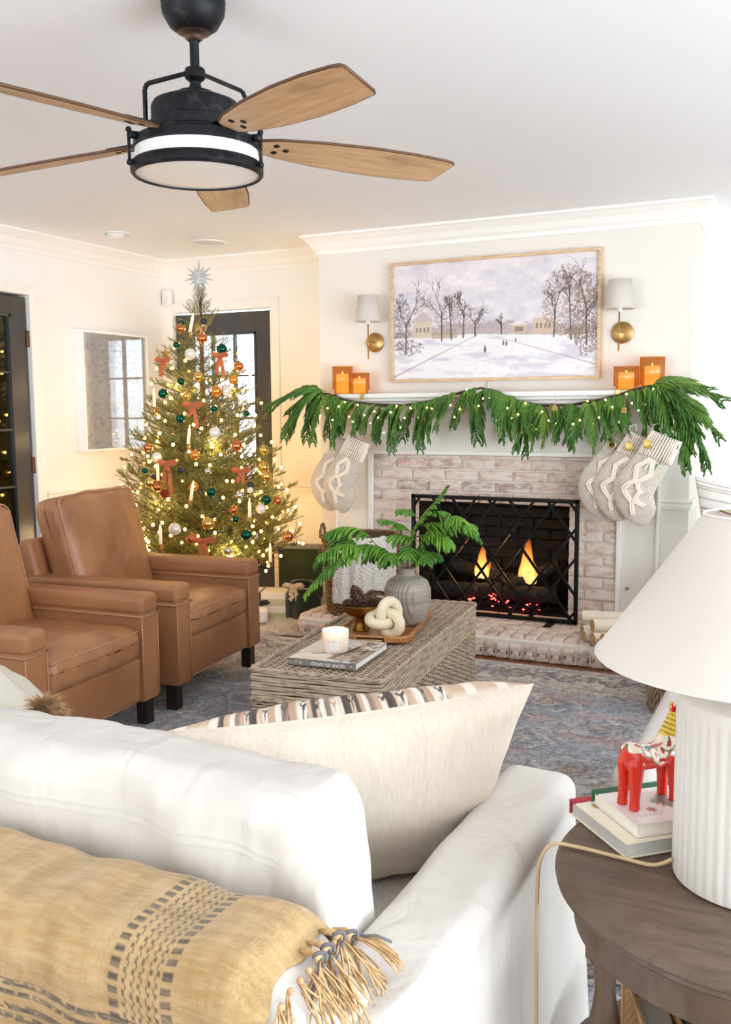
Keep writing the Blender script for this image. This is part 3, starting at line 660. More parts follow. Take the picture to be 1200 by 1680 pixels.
def rugpat(V):
    x, y = V[:, 0], V[:, 1]; n = fbm(x*1.6, y*6, 5, 2); n2 = fbm(x*9, y*9, 4, 7); n3 = vnoise(x*60, y*60, 3)
    c = mixc((150, 160, 176), (196, 186, 178), np.clip(n*1.6-.3, 0, 1)); c = c*(1-.22*sm(.45, .8, fbm(x*.7+3, y*1.1, 3, 15)))[:, None]
    def put(m_, colr, a): nonlocal c; m_ = np.clip(m_, 0, 1)*a; c = c*(1-m_[:, None])+np.asarray(colr, float)*m_[:, None]
    put(sm(.55, .7, fbm(x*3, y*8, 4, 21)), (196, 140, 128), .55); put(sm(.58, .7, fbm(x*5+9, y*5, 4, 31)), (92, 108, 140), .5); put(sm(.6, .72, fbm(x*4, y*7+4, 4, 41)), (228, 222, 212), .6)
    # repeating medallions and scrolls in offset rows
    for (px_, py_, ph_) in ((.62, .5, 0), (.62, .5, 1)):
        gx = ((x+ph_*.31) % px_)-px_/2; gy = ((y+ph_*.25) % py_)-py_/2; an = np.arctan2(gy*1.3, gx); rr = np.hypot(gx, gy*1.3); pet = .085*(1+.18*np.cos(an*8))
        put(np.abs(rr-pet) < .007, (54, 52, 64), .8); put(rr < pet-.02, (214, 200, 176) if ph_ == 0 else (168, 132, 120), .6); put(np.abs(rr-.035) < .006, (70, 62, 66), .7); put(rr < .018, (186, 150, 96), .8)
        put(np.abs(rr-.15*(1+.10*np.cos(an*6+n2*2))) < .006, (236, 230, 220), .75); put(np.abs(rr-.168*(1+.1*np.cos(an*6))) < .005, (64, 66, 80), .6)
    sx = np.sin(x*38+2.2*np.sin(y*30)); sy = np.sin(y*38+2.2*np.sin(x*30)); put((np.abs(sx*sy) < .05)*(n2 > .42), (52, 52, 62), .55); put((np.abs(sx+sy) < .1)*(n2 < .5), (224, 218, 210), .5)
    dx = RW-np.abs(x); dy = RL-np.abs(y); d = np.minimum(dx, dy); along = np.where(dx < dy, y, x)
    b_ = d < .36; cb_ = mixc((222, 214, 202), (186, 182, 184), np.clip(n2*1.4-.2, 0, 1)); c = np.where(b_[:, None], cb_, c)
    dd = (d-.17)/.12; vine = np.abs(dd-.5*np.sin(along*26)); inb = (d > .06)*(d < .28)
    put((vine < .10)*inb, (58, 56, 66), .85); fl_ = ((along*26/PI) % 1)-.5; rr = np.hypot(fl_*.12*1.0, (dd-.9*np.sign(np.sin(along*26+1.57)))*.08)
    put((np.hypot(((along % .121)-.06), (d-.17)) < .034*(1+.25*np.cos(8*np.arctan2((along % .121)-.06, d-.17)))), (150, 104, 94), .5)
    put((np.hypot(((along+.06) % .121)-.06, (d-.17)) < .022), (70, 80, 108), .7); put((vnoise(x*45, y*45, 77) > .62)*inb, (66, 60, 66), .6)
    for e_, w_, cc in ((.30, .004, (120, 96, 80)), (.315, .006, (206, 176, 138)), (.335, .003, (84, 80, 88)), (.355, .005, (230, 222, 206)), (.05, .004, (110, 100, 96)), (.035, .004, (190, 160, 130))): put(np.abs(d-e_) < w_, cc, .8)
    c += ((n3-.5)*26)[:, None]
    return np.clip(c, 30, 246)
colattr(rm, rugpat)
MB().bbox(-RW, RW, -RL, RL, 0, .0095, .003, 1).build('backing', P('rug_backing', (196, 186, 172), .9), rug)
# ================================================================== LEATHER RECLINERS
q = Mat('tan_leather'); f_ = q.ramp(q.noise(4.5, 5, rough=.6), [(.3, 0.), (.72, 1.)]); q.col(q.mix(f_, (180, 126, 86), (146, 96, 62))); q.set(r=q.math('ADD', q.math('MULTIPLY', q.noise(12, 3), .2), .24), spec=.5)
q.bump(q.noise(5, 4, (1, 1, 1), .5, 1.4), .35, .012); q.bump(q.vor(420), .10, .0006); LEATHER = q.m
q = Mat('smooth_tan_leather'); q.col(q.mix(q.ramp(q.noise(3, 4), [(.3, 0.), (.75, 1.)]), (174, 121, 82), (148, 98, 64))); q.set(r=.42, spec=.4); q.bump(q.vor(420), .1, .0006); LEATH2 = q.m
PIPE = P('leather_piping', (188, 138, 102), .45); DKW = P('espresso_wood', (34, 22, 18), .35)
def soft(mb_v, f, g): return MB().add(g(mb_v), f)
def recliner(name, label, loc, rz, seed):
    """origin: floor point under the front left corner; local +x = forward, +y = width"""
    t = thing(name, label, 'armchair', loc, rz, 'tan leather recliners'); W = .82; D = .93; aw = .115; AH = .575; zb = .115
    for y in (0, W-aw):     # arms: body, pad, welt
        a = MB(); a.bbox(-D+.10, 0, y, y+aw, zb, AH-.075, .008, 3); body = a.build('arm', LEATH2, t, True)
        a = MB(); a.bbox(-D+.12, -.0+.008, y-.006, y+aw+.006, AH-.085, AH, .026, 4); a.build('arm_pad', LEATH2, t, True)
        pts = [(.009, y-.002, zb+.02), (.009, y-.004, AH-.085), (.009, y+aw+.004, AH-.085)]
        a = MB(); a.tube([(-D+.12, y-.007, AH-.088), (.009, y-.007, AH-.088), (.009, y+aw+.007, AH-.088), (-D+.12, y+aw+.007, AH-.088)], .0035, 6)
        a.tube([(.001, y+.001, zb+.01), (.001, y+.001, AH-.09)], .003, 6); a.tube([(.001, y+aw-.001, zb+.01), (.001, y+aw-.001, AH-.09)], .003, 6)
        a.build('piping', PIPE, body, True)
    a = MB(); a.bbox(-.05, -.008, aw+.003, W-aw-.003, zb+.012, .315, .016, 3); fp_ = a.build('front_panel', LEATH2, t, True)
    a = MB(); a.tube([(-.012, aw+.006, zb+.014), (-.012, W-aw-.006, zb+.014)], .0035, 6); a.build('piping', PIPE, fp_, True)
    a = MB(); a.bbox(-D+.12, -.03, aw, W-aw, zb+.02, .29, .01, 2); a.build('seat_base', LEATH2, t, True)
    # seat cushion
    sd = .62; v, f = rbox(sd, W-2*aw-.006, .15, .045, 4, 20)
    cy = W/2
    def g(v):
        v = v.copy(); x, y, z = v.T; crown_ = (1-(x/(sd/2))**2)*(1-(y/.3)**2)
        v[:, 2] += np.where(z > 0, 1, .2)*.022*np.clip(crown_, 0, 1)+wob(v, .0035, 14, seed)*(z > 0)
        v[:, 2] += np.where(z > .02, -.010*np.exp(-((x-sd*.5)/.05)**2), 0)+np.where(z > .02, wob(v*np.array([1, .3, 1]), .0035, 32, seed+5), 0)
        v[:, 0] += (x > .2)*(wob(v, .005, 18, seed+2)+.012*np.clip(1-(z/.075)**2, 0, 1)*np.clip(1-(y/.3)**4, 0, 1)); return v+np.array([-sd/2+.004, cy, .375])
    sc = soft(v, f, g).build('seat_cushion', LEATHER, t, True)
    pp = [tuple(p) for p in g(np.array([[sd/2-.0125, -(W-2*aw-.04)/2+(W-2*aw-.04)*i/40, .075-.0125] for i in range(41)]))]
    MB().tube(pp, .0035, 6).build('piping', PIPE, sc, True)
    # back cushion: reclined
    bh, bt = .56, .17; v, f = rbox(bt, W-2*aw+.05, bh, .055, 4, 22)
    def g(v):
        v = v.copy(); x, y, z = v.T; hw = (W-2*aw+.05)/2; cr = np.clip(1-(y/hw)**2, 0, 1)*np.clip(1-(z/(bh/2))**2, 0, 1)
        v[:, 0] += np.where(x > 0, .035*cr, -.01*cr)+(x > 0)*(wob(v, .006, 9, seed+7)+wob(v*np.array([1, 1, .4]), .003, 26, seed+9))
        v[:, 2] += (z > 0)*(-.012*(y/hw)**2+wob(v, .004, 8, seed+3)+.012); v[:, 1] *= 1+.02*(z/(bh/2)); return v
    M_ = Matrix.Translation((-D+.235, cy, .655)) @ Matrix.Rotation(R(-14), 4, 'Y')
    bc = soft(v, f, g); bc.xf(M_); bc = bc.build('back_cushion', LEATHER, t, True)
    hw = (W-2*aw+.05)/2-.012
    for xo in (.072,):
        b = MB(); loop = []
        for i in range(17): loop.append((xo, -hw, -bh/2+.03+(bh-.08)*i/16))
        for i in range(9): a_ = PI/2*i/8; loop.append((xo, -hw+.045*(1-math.cos(a_)), bh/2-.045+.045*math.sin(a_)))
        for i in range(13): loop.append((xo+.003*math.sin(i), -hw+.05+(2*hw-.1)*i/12, bh/2+.004+.006*math.sin(i*.9+seed)))
        for i in range(9): a_ = PI/2*(1-i/8); loop.append((xo, hw-.045*(1-math.cos(a_)), bh/2-.045+.045*math.sin(a_)))
        for i in range(17): loop.append((xo, hw, bh/2-.05-(bh-.08)*i/16))
        b.tube(loop, .0042, 6); b.xf(M_); b.build('piping', PIPE, bc, True)
    b = MB(); b.bbox(-.045, .03, -W/2+.03, W/2-.03, -.30, .145, .03, 3); b.xf(Matrix.Translation((-D+.12, cy, .60)) @ Matrix.Rotation(R(-14), 4, 'Y')); b.build('back_frame', LEATH2, t, True)
    for x in (-.075, -D+.14):
        for y in (.012, W-.067): MB().bbox(x, x+.052, y, y+.055, 0, zb+.01, .002, 1).build('leg', DKW, t)
    return t
recliner('leather_recliner', 'tan leather recliner beside the Christmas tree, farther of the two', (-2.548, 3.335, .010), R(6.2), 4)
recliner('leather_recliner', 'tan leather recliner nearest the sofa, cut off by the left edge of the photo', (-2.488, 2.385, .010), R(4.5), 11)
# ================================================================== WICKER TRUNK
WIK = P('grey_brown_wicker', (196, 174, 150), .65, n=(30, (150, 126, 104), .45, .8), b=(200, .3, .001))
WIK2 = P('dark_wicker', (112, 88, 68), .7, n=(40, (150, 126, 100), .45, .7))
tr = thing('wicker_coffee_table', 'rectangular grey-brown wicker trunk used as a coffee table', 'coffee table', (-1.858, 2.868, .010), R(5.2))
TWd, TLn, THt = .505, 1.37, .40
MB().box(.012, TWd-.012, .012, TLn-.012, .01, THt-.012).build('lining', P('trunk_lining', (92, 74, 60), .9), tr)
def stuff(o): o['kind'] = 'stuff'; return o
def strands(path_fn, n, m_, rad, name, mat, par, sides=4):
    """n strands of m_ points; path_fn(i,k)->point"""
    b = MB()
    for i in range(n): b.tube([path_fn(i, k) for k in range(m_)], rad, sides, cap=False)
    return stuff(b.build(name, mat, par, True))
sp = .0125; nt = int(TLn/sp)
def topw(i, k):
    x = TWd*k/32; st_ = x/.0315*PI+(PI if i % 2 else 0)
    e = .02; dz = -.03*(sm(e, 0, x)+sm(TWd-e, TWd, x)) if False else 0
    return (x, (i+.5)*sp+.0012*math.sin(i*7.1+x*9), THt-.005+.0056*math.cos(st_)-.02*max(0, 1-x/.012)-.02*max(0, 1-(TWd-x)/.012))
strands(topw, nt, 33, .0041, 'woven_top', WIK, tr)
strands(lambda i, k: (.0158+.0315*i, TLn*k/20, THt-.006), 16, 21, .003, 'warp_stakes', WIK2, tr)
per = 2*(TWd+TLn)
def perim(s_, o_=0):
    s_ = s_ % per
    if s_ < TWd: return (s_, -o_, 0)
    s_ -= TWd
    if s_ < TLn: return (TWd+o_, s_, 0)
    s_ -= TLn
    if s_ < TWd: return (TWd-s_, TLn+o_, 0)
    return (-o_, TLn-(s_-TWd), 0)
def sidew(i, k):
    s_ = per*k/264; o_ = .0055*math.cos(s_/.0285*PI+(PI if i % 2 else 0)); p = perim(s_, o_); return (p[0], p[1], .02+i*.0105+.0012*math.sin(i*5+s_*7))
strands(sidew, 26, 265, .0044, 'woven_sides', WIK, tr)
def lidw(i, k):   # long slanting wraps of the lid band
    s_ = per*k/200; p = perim(s_, .004+.003*math.sin(s_*38+i*1.9)); return (p[0], p[1], .298+i*.0105+.0018*math.sin(s_*14+i*2.3))
strands(lidw, 10, 201, .0060, 'lid_band', WIK, tr, 5)
for (dz, ph) in ((.29, 0), (.29, PI), (THt+.002, 0), (THt+.002, PI)):
    b = MB(); b.tube([(perim(per*k/300, .006+.004*math.cos(k*.9+ph))[0], perim(per*k/300, .006+.004*math.cos(k*.9+ph))[1], dz+.004*math.sin(k*.9+ph)) for k in range(300)], .0055, 5, closed=True); b.build('braided_edge', WIK, tr, True)
for (x, y) in ((.03, .03), (TWd-.03, .03), (.03, TLn-.03), (TWd-.03, TLn-.03)): MB().bbox(x-.02, x+.02, y-.02, y+.02, 0, .02, .003, 1).build('foot', DKW, tr)
TT = .412+.006   # world height of the table top
# ---- tray
tray = thing('wooden_tray', 'round-cornered acacia wood tray with brass handles on the wicker trunk', 'tray', (-1.665, 3.635, TT), R(12))
q = Mat('acacia_wood'); q.col(q.ramp(q.noise(5, 6, (7, 1, 7), .6, .6), [(.3, (142, 88, 48)), (.5, (184, 124, 72)), (.7, (208, 152, 96))])); q.set(r=.38); ACA = q.m
def rrect(w_, l_, r_, n=8):
    P_ = []
    for (cx, cy, a0) in ((w_-r_, l_-r_, 0), (-w_+r_, l_-r_, 90), (-w_+r_, -l_+r_, 180), (w_-r_, -l_+r_, 270)):
        for i in range(n+1): a = R(a0+90*i/n); P_.append((cx+r_*math.cos(a), cy+r_*math.sin(a)))
    return P_
def loft(rings, cap0=True, cap1=True):
    b = MB(); n = len(rings[0]); V = [p for r_ in rings for p in r_]; F = []
    for i in range(len(rings)-1):
        for j in range(n): F.append((i*n+j, i*n+(j+1) % n, (i+1)*n+(j+1) % n, (i+1)*n+j))
    if cap0: F.append(tuple(range(n-1, -1, -1)))
    if cap1: F.append(tuple((len(rings)-1)*n+j for j in range(n)))
    return b.add(V, F)
tw, tl = .16, .285
rings = [[(x, y, z) for x, y in rrect(tw+o_, tl+o_, .06+o_*.5)] for (o_, z) in ((-.012, 0), (0, .008), (.002, .026), (-.001, .030), (-.011, .030), (-.014, .012), (-.018, .0095))]
loft(rings).build('tray_body', ACA, tray, 'auto')
for s_ in (-1, 1):
    MB().bbox(-.058, .058, s_*(tl-.002)-.004, s_*(tl-.002)+.006, .004, .0265, .002, 1).build('handle_block', P('dark_wood_inlay', (66, 38, 26), .4), tray)
    MB().tube([(-.052, s_*(tl+.006), .016), (-.05, s_*(tl+.016), .016), (.05, s_*(tl+.016), .016), (.052, s_*(tl+.006), .016)], .0045, 10).build('brass_handle', BRASS, tray, True)
TZ = TT+.010
# ---- vase
VX, VY = -1.588, 3.70
q = Mat('stoneware'); pos = q.obj(); grd = q.ramp(q.noise(1.3, 2, (1, 1, .2)), [(.4, 0.), (.6, 1.)]); base = q.mix(q.ramp(q.noise(16, 4, (.25, .25, 5)), [(.3, 0.), (.7, 1.)]), (176, 166, 152), (146, 138, 126))
st_ = q.math('MULTIPLY', q.ramp(q.wave(22, 'X', 3.5, (1, 1, .06)), [(.55, 0.), (.8, 1.)]), q.ramp(q.noise(4, 2, (1, 1, .3)), [(.5, 0.), (.56, .8)])); q.col(q.mix(st_, base, (120, 111, 102))); q.set(r=.5); q.bump(q.wave(40, 'Z', .8), .15, .001); STONE = q.m
vs = thing('stoneware_vase', 'round-shouldered grey stoneware vase with dark streaks on the tray', 'vase', (VX, VY, TZ), R(-30))
b = MB(); b.lathe([(.0001, 0), (.062, 0), (.07, .004), (.082, .03), (.096, .08), (.102, .12), (.100, .16), (.088, .19), (.06, .208), (.04, .214), (.034, .220), (.034, .242), (.037, .247), (.031, .248), (.029, .238), (.028, .216), (.05, .2), (.08, .17), (.08, .05), (.0001, .02)], 56)
b.build('vase_body', STONE, vs, True)
# ---- norfolk pine sprigs
q = Mat('norfolk_green'); oi = q.n('ObjectInfo'); q.col(q.mix(q.ramp(q.noise(9, 3), [(.3, 0.), (.7, 1.)]), (48, 104, 26), q.mix(oi.outputs['Random'], (128, 174, 52), (92, 148, 44)))); q.set(r=.5); NORF = q.m
q = Mat('norfolk_deep'); oi = q.n('ObjectInfo'); q.col(q.mix(q.ramp(q.noise(7, 3), [(.3, 0.), (.7, 1.)]), (46, 94, 30), q.mix(oi.outputs['Random'], (134, 172, 66), (84, 138, 52)))); q.set(r=.55); NORF2 = q.m
STEM = P('green_brown_stem', (96, 82, 48), .7); TWIG = P('dark_twig', (74, 50, 40), .75, b=(120, .5, .002))
def bez(p, n):
    p = [Vector(a) for a in p]; out = []
    for i in range(n+1):
        t_ = i/n; q_ = p[:]
        while len(q_) > 1: q_ = [q_[j].lerp(q_[j+1], t_) for j in range(len(q_)-1)]
        out.append(q_[0])
    return out
def fingers(b, spine, L0, droop, seed, rad=.0052, step=.016, out=1.0):
    """drooping needle-clad branchlets on both sides of a spine; droop is a Vector"""
    r_ = random.Random(seed); total = sum((spine[i+1]-spine[i]).length for i in range(len(spine)-1)); n = max(3, int(total/step)); 
    for k in range(n):
        t_ = (k+.5)/n; ii = t_*(len(spine)-1); i = int(ii); p = spine[i].lerp(spine[min(i+1, len(spine)-1)], ii-i); tan = (spine[min(i+1, len(spine)-1)]-spine[i]).normalized()
        if tan.length < .1: tan = (spine[-1]-spine[-2]).normalized()
        side = tan.cross(Vector((0, 0, 1))); side = side.normalized() if side.length > .05 else Vector((1, 0, 0))
        for s_ in (-1, 1):
            L = L0*(.35+.65*math.sin(PI*min(1, .18+t_*.85)))*r_.uniform(.8, 1.15)
            d = (side*s_*out*r_.uniform(.5, .9)+tan*r_.uniform(.5, .8)+Vector((0, 0, r_.uniform(-.1, .25)))).normalized()
            q_ = [p]; m_ = 7
            for j in range(m_):
                d = (d+droop*(.20+.10*j/m_)).normalized(); q_.append(q_[-1]+d*(L/m_))
            b.tube(q_, [rad*.6]+[rad*r_.uniform(.9, 1.1) for _ in range(m_-1)]+[rad*.35], 6, jag=.34)
def tipbrush(b, spine, rad): b.tube(spine, [rad*.7]+[rad]*(len(spine)-2)+[rad*.3], 6, jag=.3)
def sprig(label, ctrl, L0, seed, par=None, dr=(0, 0, -1), droopk=1, mat=NORF, name='pine_sprig', subs=()):
    o0 = Vector(ctrl[0]); c = [Vector(a)-o0 for a in ctrl]; sp_ = bez(c, 24); t = thing(name, label, 'branch', tuple(o0), 0, 'pine sprigs in the vase')
    b = MB(); b.tube(sp_, [.0035-.0025*i/24 for i in range(25)], 6); b.build('stem', STEM, t, True)
    b = MB(); fingers(b, sp_[5:], L0, Vector(dr)*droopk, seed, .0048, .012); tipbrush(b, sp_[17:], .0048)
    for (i, ctrl2) in subs:
        s2 = bez([sp_[i]]+[sp_[i]+Vector(a) for a in ctrl2], 14); b.tube(s2, .002, 5); fingers(b, s2[2:], L0*.9, Vector(dr)*droopk, seed+i, .0048, .012); tipbrush(b, s2[9:], .0048)
    b.build('needles', mat, t, True); return t
vt = (VX, VY, TZ+.16)
def rel(dx, dy, dz): return (VX+dx, VY+dy, TZ+.24+dz)
# directions: image right = (.9,.435), toward camera = (.43,-.9)
def im(a, t_, z): return rel(.9*a+.43*t_, .435*a-.9*t_, z)
sprig('long pine sprig arching out of the vase to the left over the bowl', [vt, im(-.02, 0, .06), im(-.17, .02, .23), im(-.30, .06, .08), im(-.44, .1, -.09)], .10, 3, subs=((8, [(-.05, .03, .02), (-.11, .05, -.05)]), (6, [(.02, -.06, .05), (.03, -.12, .01)]), (15, [(-.05, .05, .05), (-.13, .09, .03)]), (10, [(-.06, -.02, .10), (-.14, -.06, .10), (-.2, -.1, .05)]), (13, [(-.05, -.10, .03), (-.12, -.18, -.03)]), (17, [(-.08, .04, .02), (-.15, .03, -.05)])))
sprig('pine sprig standing tallest in the vase with an upright tip', [vt, im(0, 0, .10), im(.0, .0, .22), im(.10, .02, .24), im(.17, .02, .36)], .075, 5, droopk=.5, subs=((14, [(-.05, .0, .05), (-.09, .0, .04)]), (16, [(.07, .0, .03), (.11, .0, -.02)]), (9, [(.08, .04, .03), (.14, .06, -.04)]), (5, [(-.05, -.06, .03), (-.07, -.11, -.03)]), (10, [(-.04, -.02, .05), (-.13, -.05, .06)]), (12, [(.1, .0, .04), (.16, .02, -.02)]), (7, [(.03, -.08, .02), (.05, -.14, -.03)])))
sprig('pine sprig fanning out of the vase to the right before the fire screen', [vt, im(.03, 0, .08), im(.07, .02, .24), im(.20, .03, .27), im(.31, .05, .13)], .095, 8, droopk=.95, subs=((6, [(.05, -.05, .04), (.09, -.10, -.02)]), (15, [(.06, -.05, .05), (.12, -.08, .02)]), (18, [(.04, .05, .01), (.08, .07, -.05)]), (4, [(.04, .05, .06), (.09, .09, .03)]), (9, [(.10, -.04, .06), (.16, -.08, -.02)]), (12, [(.07, .08, .04), (.16, .12, .0)]), (8, [(-.06, -.05, .05), (-.12, -.06, .03)])))
# ---- bowl and pinecones
BXc, BYc = -1.722, 3.515
bw = thing('brass_bowl', 'footed antique brass bowl of pinecones on the tray', 'bowl', (BXc, BYc, TZ))
b = MB(); b.lathe([(.0001, 0), (.036, 0), (.036, .003), (.030, .012), (.026, .03), (.024, .052), (.03, .058), (.058, .068), (.078, .088), (.085, .11), (.0855, .113), (.083, .113), (.075, .09), (.05, .072), (.0001, .066)], 48); b.build('bowl_body', P('antique_brass', (150, 106, 48), .36, m=1, n=(14, (96, 66, 34), .45, .8)), bw, True)
CONE = P('pinecone_scale', (86, 56, 42), .6, n=(60, (132, 96, 74), .5, .7)); TIP = P('pinecone_tip', (178, 150, 124), .7)
def pinecone(label, loc, rot, s=1):
    t = thing('pinecone', label, 'pinecone', loc, 0, 'pinecones in the brass bowl'); t.rotation_euler = rot; t.scale = (s, s, s)
    b = MB(); b.tube([(0, 0, -.035), (0, 0, 0), (0, 0, .035)], [.012, .014, .006], 8); b.build('core', CONE, t, True)
    b = MB(); c = MB(); k = 0
    for i in range(86):
        h = -.036+.075*i/86; r_ = .028*math.sqrt(max(.05, 1-((h+.008)/.046)**2)); a = i*2.39996; up_ = .25+.9*(i/86)
        d = Vector((math.cos(a), math.sin(a), 0)); tg = Vector((-math.sin(a), math.cos(a), 0)); o_ = Vector((0, 0, h)); tipp = o_+d*r_+Vector((0, 0, .012*up_)); w_ = .0065
        V = [o_+d*.006-tg*.002, o_+d*.006+tg*.002, tipp-d*.004+tg*w_+Vector((0, 0, .001)), tipp, tipp-d*.004-tg*w_+Vector((0, 0, .001)), o_+d*.004-Vector((0, 0, .004)), tipp-Vector((0, 0, .004))]
        b.add([tuple(v) for v in V], [(0, 1, 2, 3, 4), (1, 5, 6, 2), (5, 0, 4, 6), (2, 6, 3), (6, 4, 3)])
        c.add([tuple(tipp+d*.0008+tg*.003), tuple(tipp+d*.0008-tg*.003), tuple(tipp+d*.001-Vector((0, 0, .003)))], [(0, 1, 2)])
    b.build('scales', CONE, t); c.build('scale_tips', TIP, t); return t
pinecone('large pinecone heaped at the top left of the brass bowl', (BXc-.018, BYc+.005, TZ+.137), (R(20), R(-12), 0), 1.12)
pinecone('pinecone lying in the middle front of the brass bowl', (BXc+.02, BYc-.030, TZ+.112), (R(70), 0, R(30)), .85)
pinecone('pinecone lying at the right rim of the brass bowl', (BXc+.048, BYc+.030, TZ+.118), (R(80), R(0), R(-70)), .9)
pinecone('pinecone low at the left rim of the brass bowl', (BXc-.048, BYc-.012, TZ+.110), (R(85), 0, R(100)), .8)
# ---- knot sculpture
b = MB(); pts = []
for i in range(160):
    a = 2*PI*i/160; pts.append((math.sin(a)+2*math.sin(2*a), math.cos(a)-2*math.cos(2*a), -math.sin(3*a)))
b.tube([(.0238*p[0], .0238*p[1], .0238*1.1*p[2]) for p in pts], .0222, 18, closed=True)
b.xf(Matrix.Translation((-1.588, 3.482, TZ+.070)) @ Matrix.Rotation(R(26), 4, 'Z') @ Matrix.Rotation(R(62), 4, 'X') @ Matrix.Rotation(R(35), 4, 'Z'))
tag(b.build('knot_sculpture', P('cream_ceramic', (236, 222, 192), .55, b=(180, .12, .001)), None, True), 'cream ceramic knot sculpture on the front of the tray', 'sculpture')
# ---- book
bk = thing('hardcover_book', 'thin grey-spined coffee table book under the candle on the wicker trunk', 'book', (-1.627, 3.128, TT), R(4))
BW_, BL_, BT_ = .135, .165, .026
CV = P('book_cover_grey', (140, 134, 126), .4)
MB().box(-BW_+.004, BW_-.003, -BL_+.004, BL_-.004, .003, BT_-.003).build('pages', P('paper_edge', (240, 236, 228), .8, b=(600, .3, .0005, (.02, .02, 1))), bk)
b = MB(); b.bbox(-BW_, BW_, -BL_, BL_, 0, .003, .001, 1); b.bbox(-BW_, BW_, -BL_, -BL_+.004, 0, BT_, .001, 1); b.build('cover', CV, bk)
q = CM('cover_photo', .3, coat=.3); cv = MB().sheet(lambda u, v_: (-BW_+2*BW_*u, -BL_+2*BL_*v_, BT_+.0002), 110, 130).build('cover_photo', q.m, bk)
def cover(V):
    x, y = V[:, 0]/BW_, V[:, 1]/BL_; n = fbm(x*2.2, y*2.2, 4, 6); c = mixc((240, 236, 230), (214, 206, 198), np.clip(n*1.4-.3, 0, 1))
    def put(m_, colr, a): nonlocal c; m_ = m_*a; c = c*(1-m_[:, None])+np.asarray(colr, float)*m_[:, None]
    put((x > -.1)*(y < .1)*(y > -.95)*((x+.6*y) > -.25), (168, 150, 134), .8); put((np.abs(x-.35-.3*y) < .1)*(y > -.8)*(y < .7), (92, 76, 66), .85); put((np.abs(x-.6+.2*y) < .08)*(y > -.6), (216, 190, 168), .9)
    put((np.abs(y+.25-.4*x) < .05)*(x > -.6), (96, 84, 78), .8); put((np.hypot(x-.6, y-.75) < .14), (150, 84, 60), .8); put((x < -.2)*(np.abs(y-.2-.8*x) < .03), (140, 120, 104), .7); put(sm(.6, .7, vnoise(x*9, y*9, 2))*(x > 0), (70, 60, 54), .5); return c
colattr(cv, cover)
MB().box(-BW_, BW_, -BL_, BL_, BT_-.003, BT_).build('front_cover', CV, bk)
def text(body, size, mat, loc, rot, parent, name='lettering', ext=.0003, align='LEFT', sx=1):
    c = bpy.data.curves.new(name, 'FONT'); c.body = body; c.size = size; c.extrude = ext; c.align_x = align; c.align_y = 'CENTER'; c.resolution_u = 3
    o = bpy.data.objects.new(name, c); dg = bpy.context.evaluated_depsgraph_get(); COL.objects.link(o); bpy.context.view_layer.update()
    me = bpy.data.meshes.new_from_object(o.evaluated_get(bpy.context.evaluated_depsgraph_get())); bpy.data.objects.remove(o); me.materials.clear(); me.materials.append(mat)
    o = bpy.data.objects.new(name, me); COL.objects.link(o); o.parent = parent; o.location = loc; o.rotation_euler = rot; o.scale = (sx, 1, 1); return o
WHT = P('white_ink', (240, 238, 234), .6)
text('down to earth', .0235, WHT, (-.045, -BL_-.0004, BT_/2), (R(90), 0, 0), bk)
text('1 • g', .013, WHT, (-.108, -BL_-.0004, BT_/2), (R(90), 0, 0), bk); text('*', .02, WHT, (.112, -BL_-.0004, BT_/2-.003), (R(90), 0, 0), bk)
# ---- candle in frosted glass
cd = thing('jar_candle', 'lit three-wick candle in a frosted glass jar on the book', 'candle', (-1.632, 3.105, TT+BT_+.0005), R(20))
q = Mat('frosted_jar'); q.col((250, 240, 230)); q.set(r=.35, t=.0, a=.72); FROST = q.m
b = MB(); b.lathe([(.0001, 0), (.045, 0), (.050, .006), (.0515, .05), (.0515, .083), (.0505, .084), (.0485, .083), (.0485, .01), (.0001, .008)], 40); b.build('glass_jar', FROST, cd, True)
b = MB(); b.lathe([(.0001, .01), (.0475, .01), (.0475, .055), (.046, .058), (.0001, .056)], 32); b.build('wax', P('cream_wax', (255, 246, 226), .4, ec=(255, 214, 150), es=.35), cd, True)
for k in range(3):
    a = k*2.1; x, y = .02*math.cos(a), .02*math.sin(a); MB().tube([(x, y, .055), (x, y, .063)], .0009, 5).build('wick', BLACK, cd)
    b = MB(); b.tube([(x, y, .061), (x, y, .065), (x, y, .071), (x, y, .080)], [.001, .0035, .0028, .0004], 8); b.build('flame', emit('candle_flame', (255, 205, 120), 12), cd, True)
b = MB(); b.sheet(lambda u, v_: (.052*math.cos(-1.9+u*.75), .052*math.sin(-1.9+u*.75), .014+v_*.032), 8, 2); b.build('paper_label', P('label_paper', (236, 232, 228), .6), cd)
l = bpy.data.lights.new('candle_glow', 'POINT'); l.energy = .12; l.color = (1, .7, .4); l.shadow_soft_size = .01
lo = bpy.data.objects.new('candle_glow', l); COL.objects.link(lo); lo.location = (0, 0, .095); lo.parent = cd
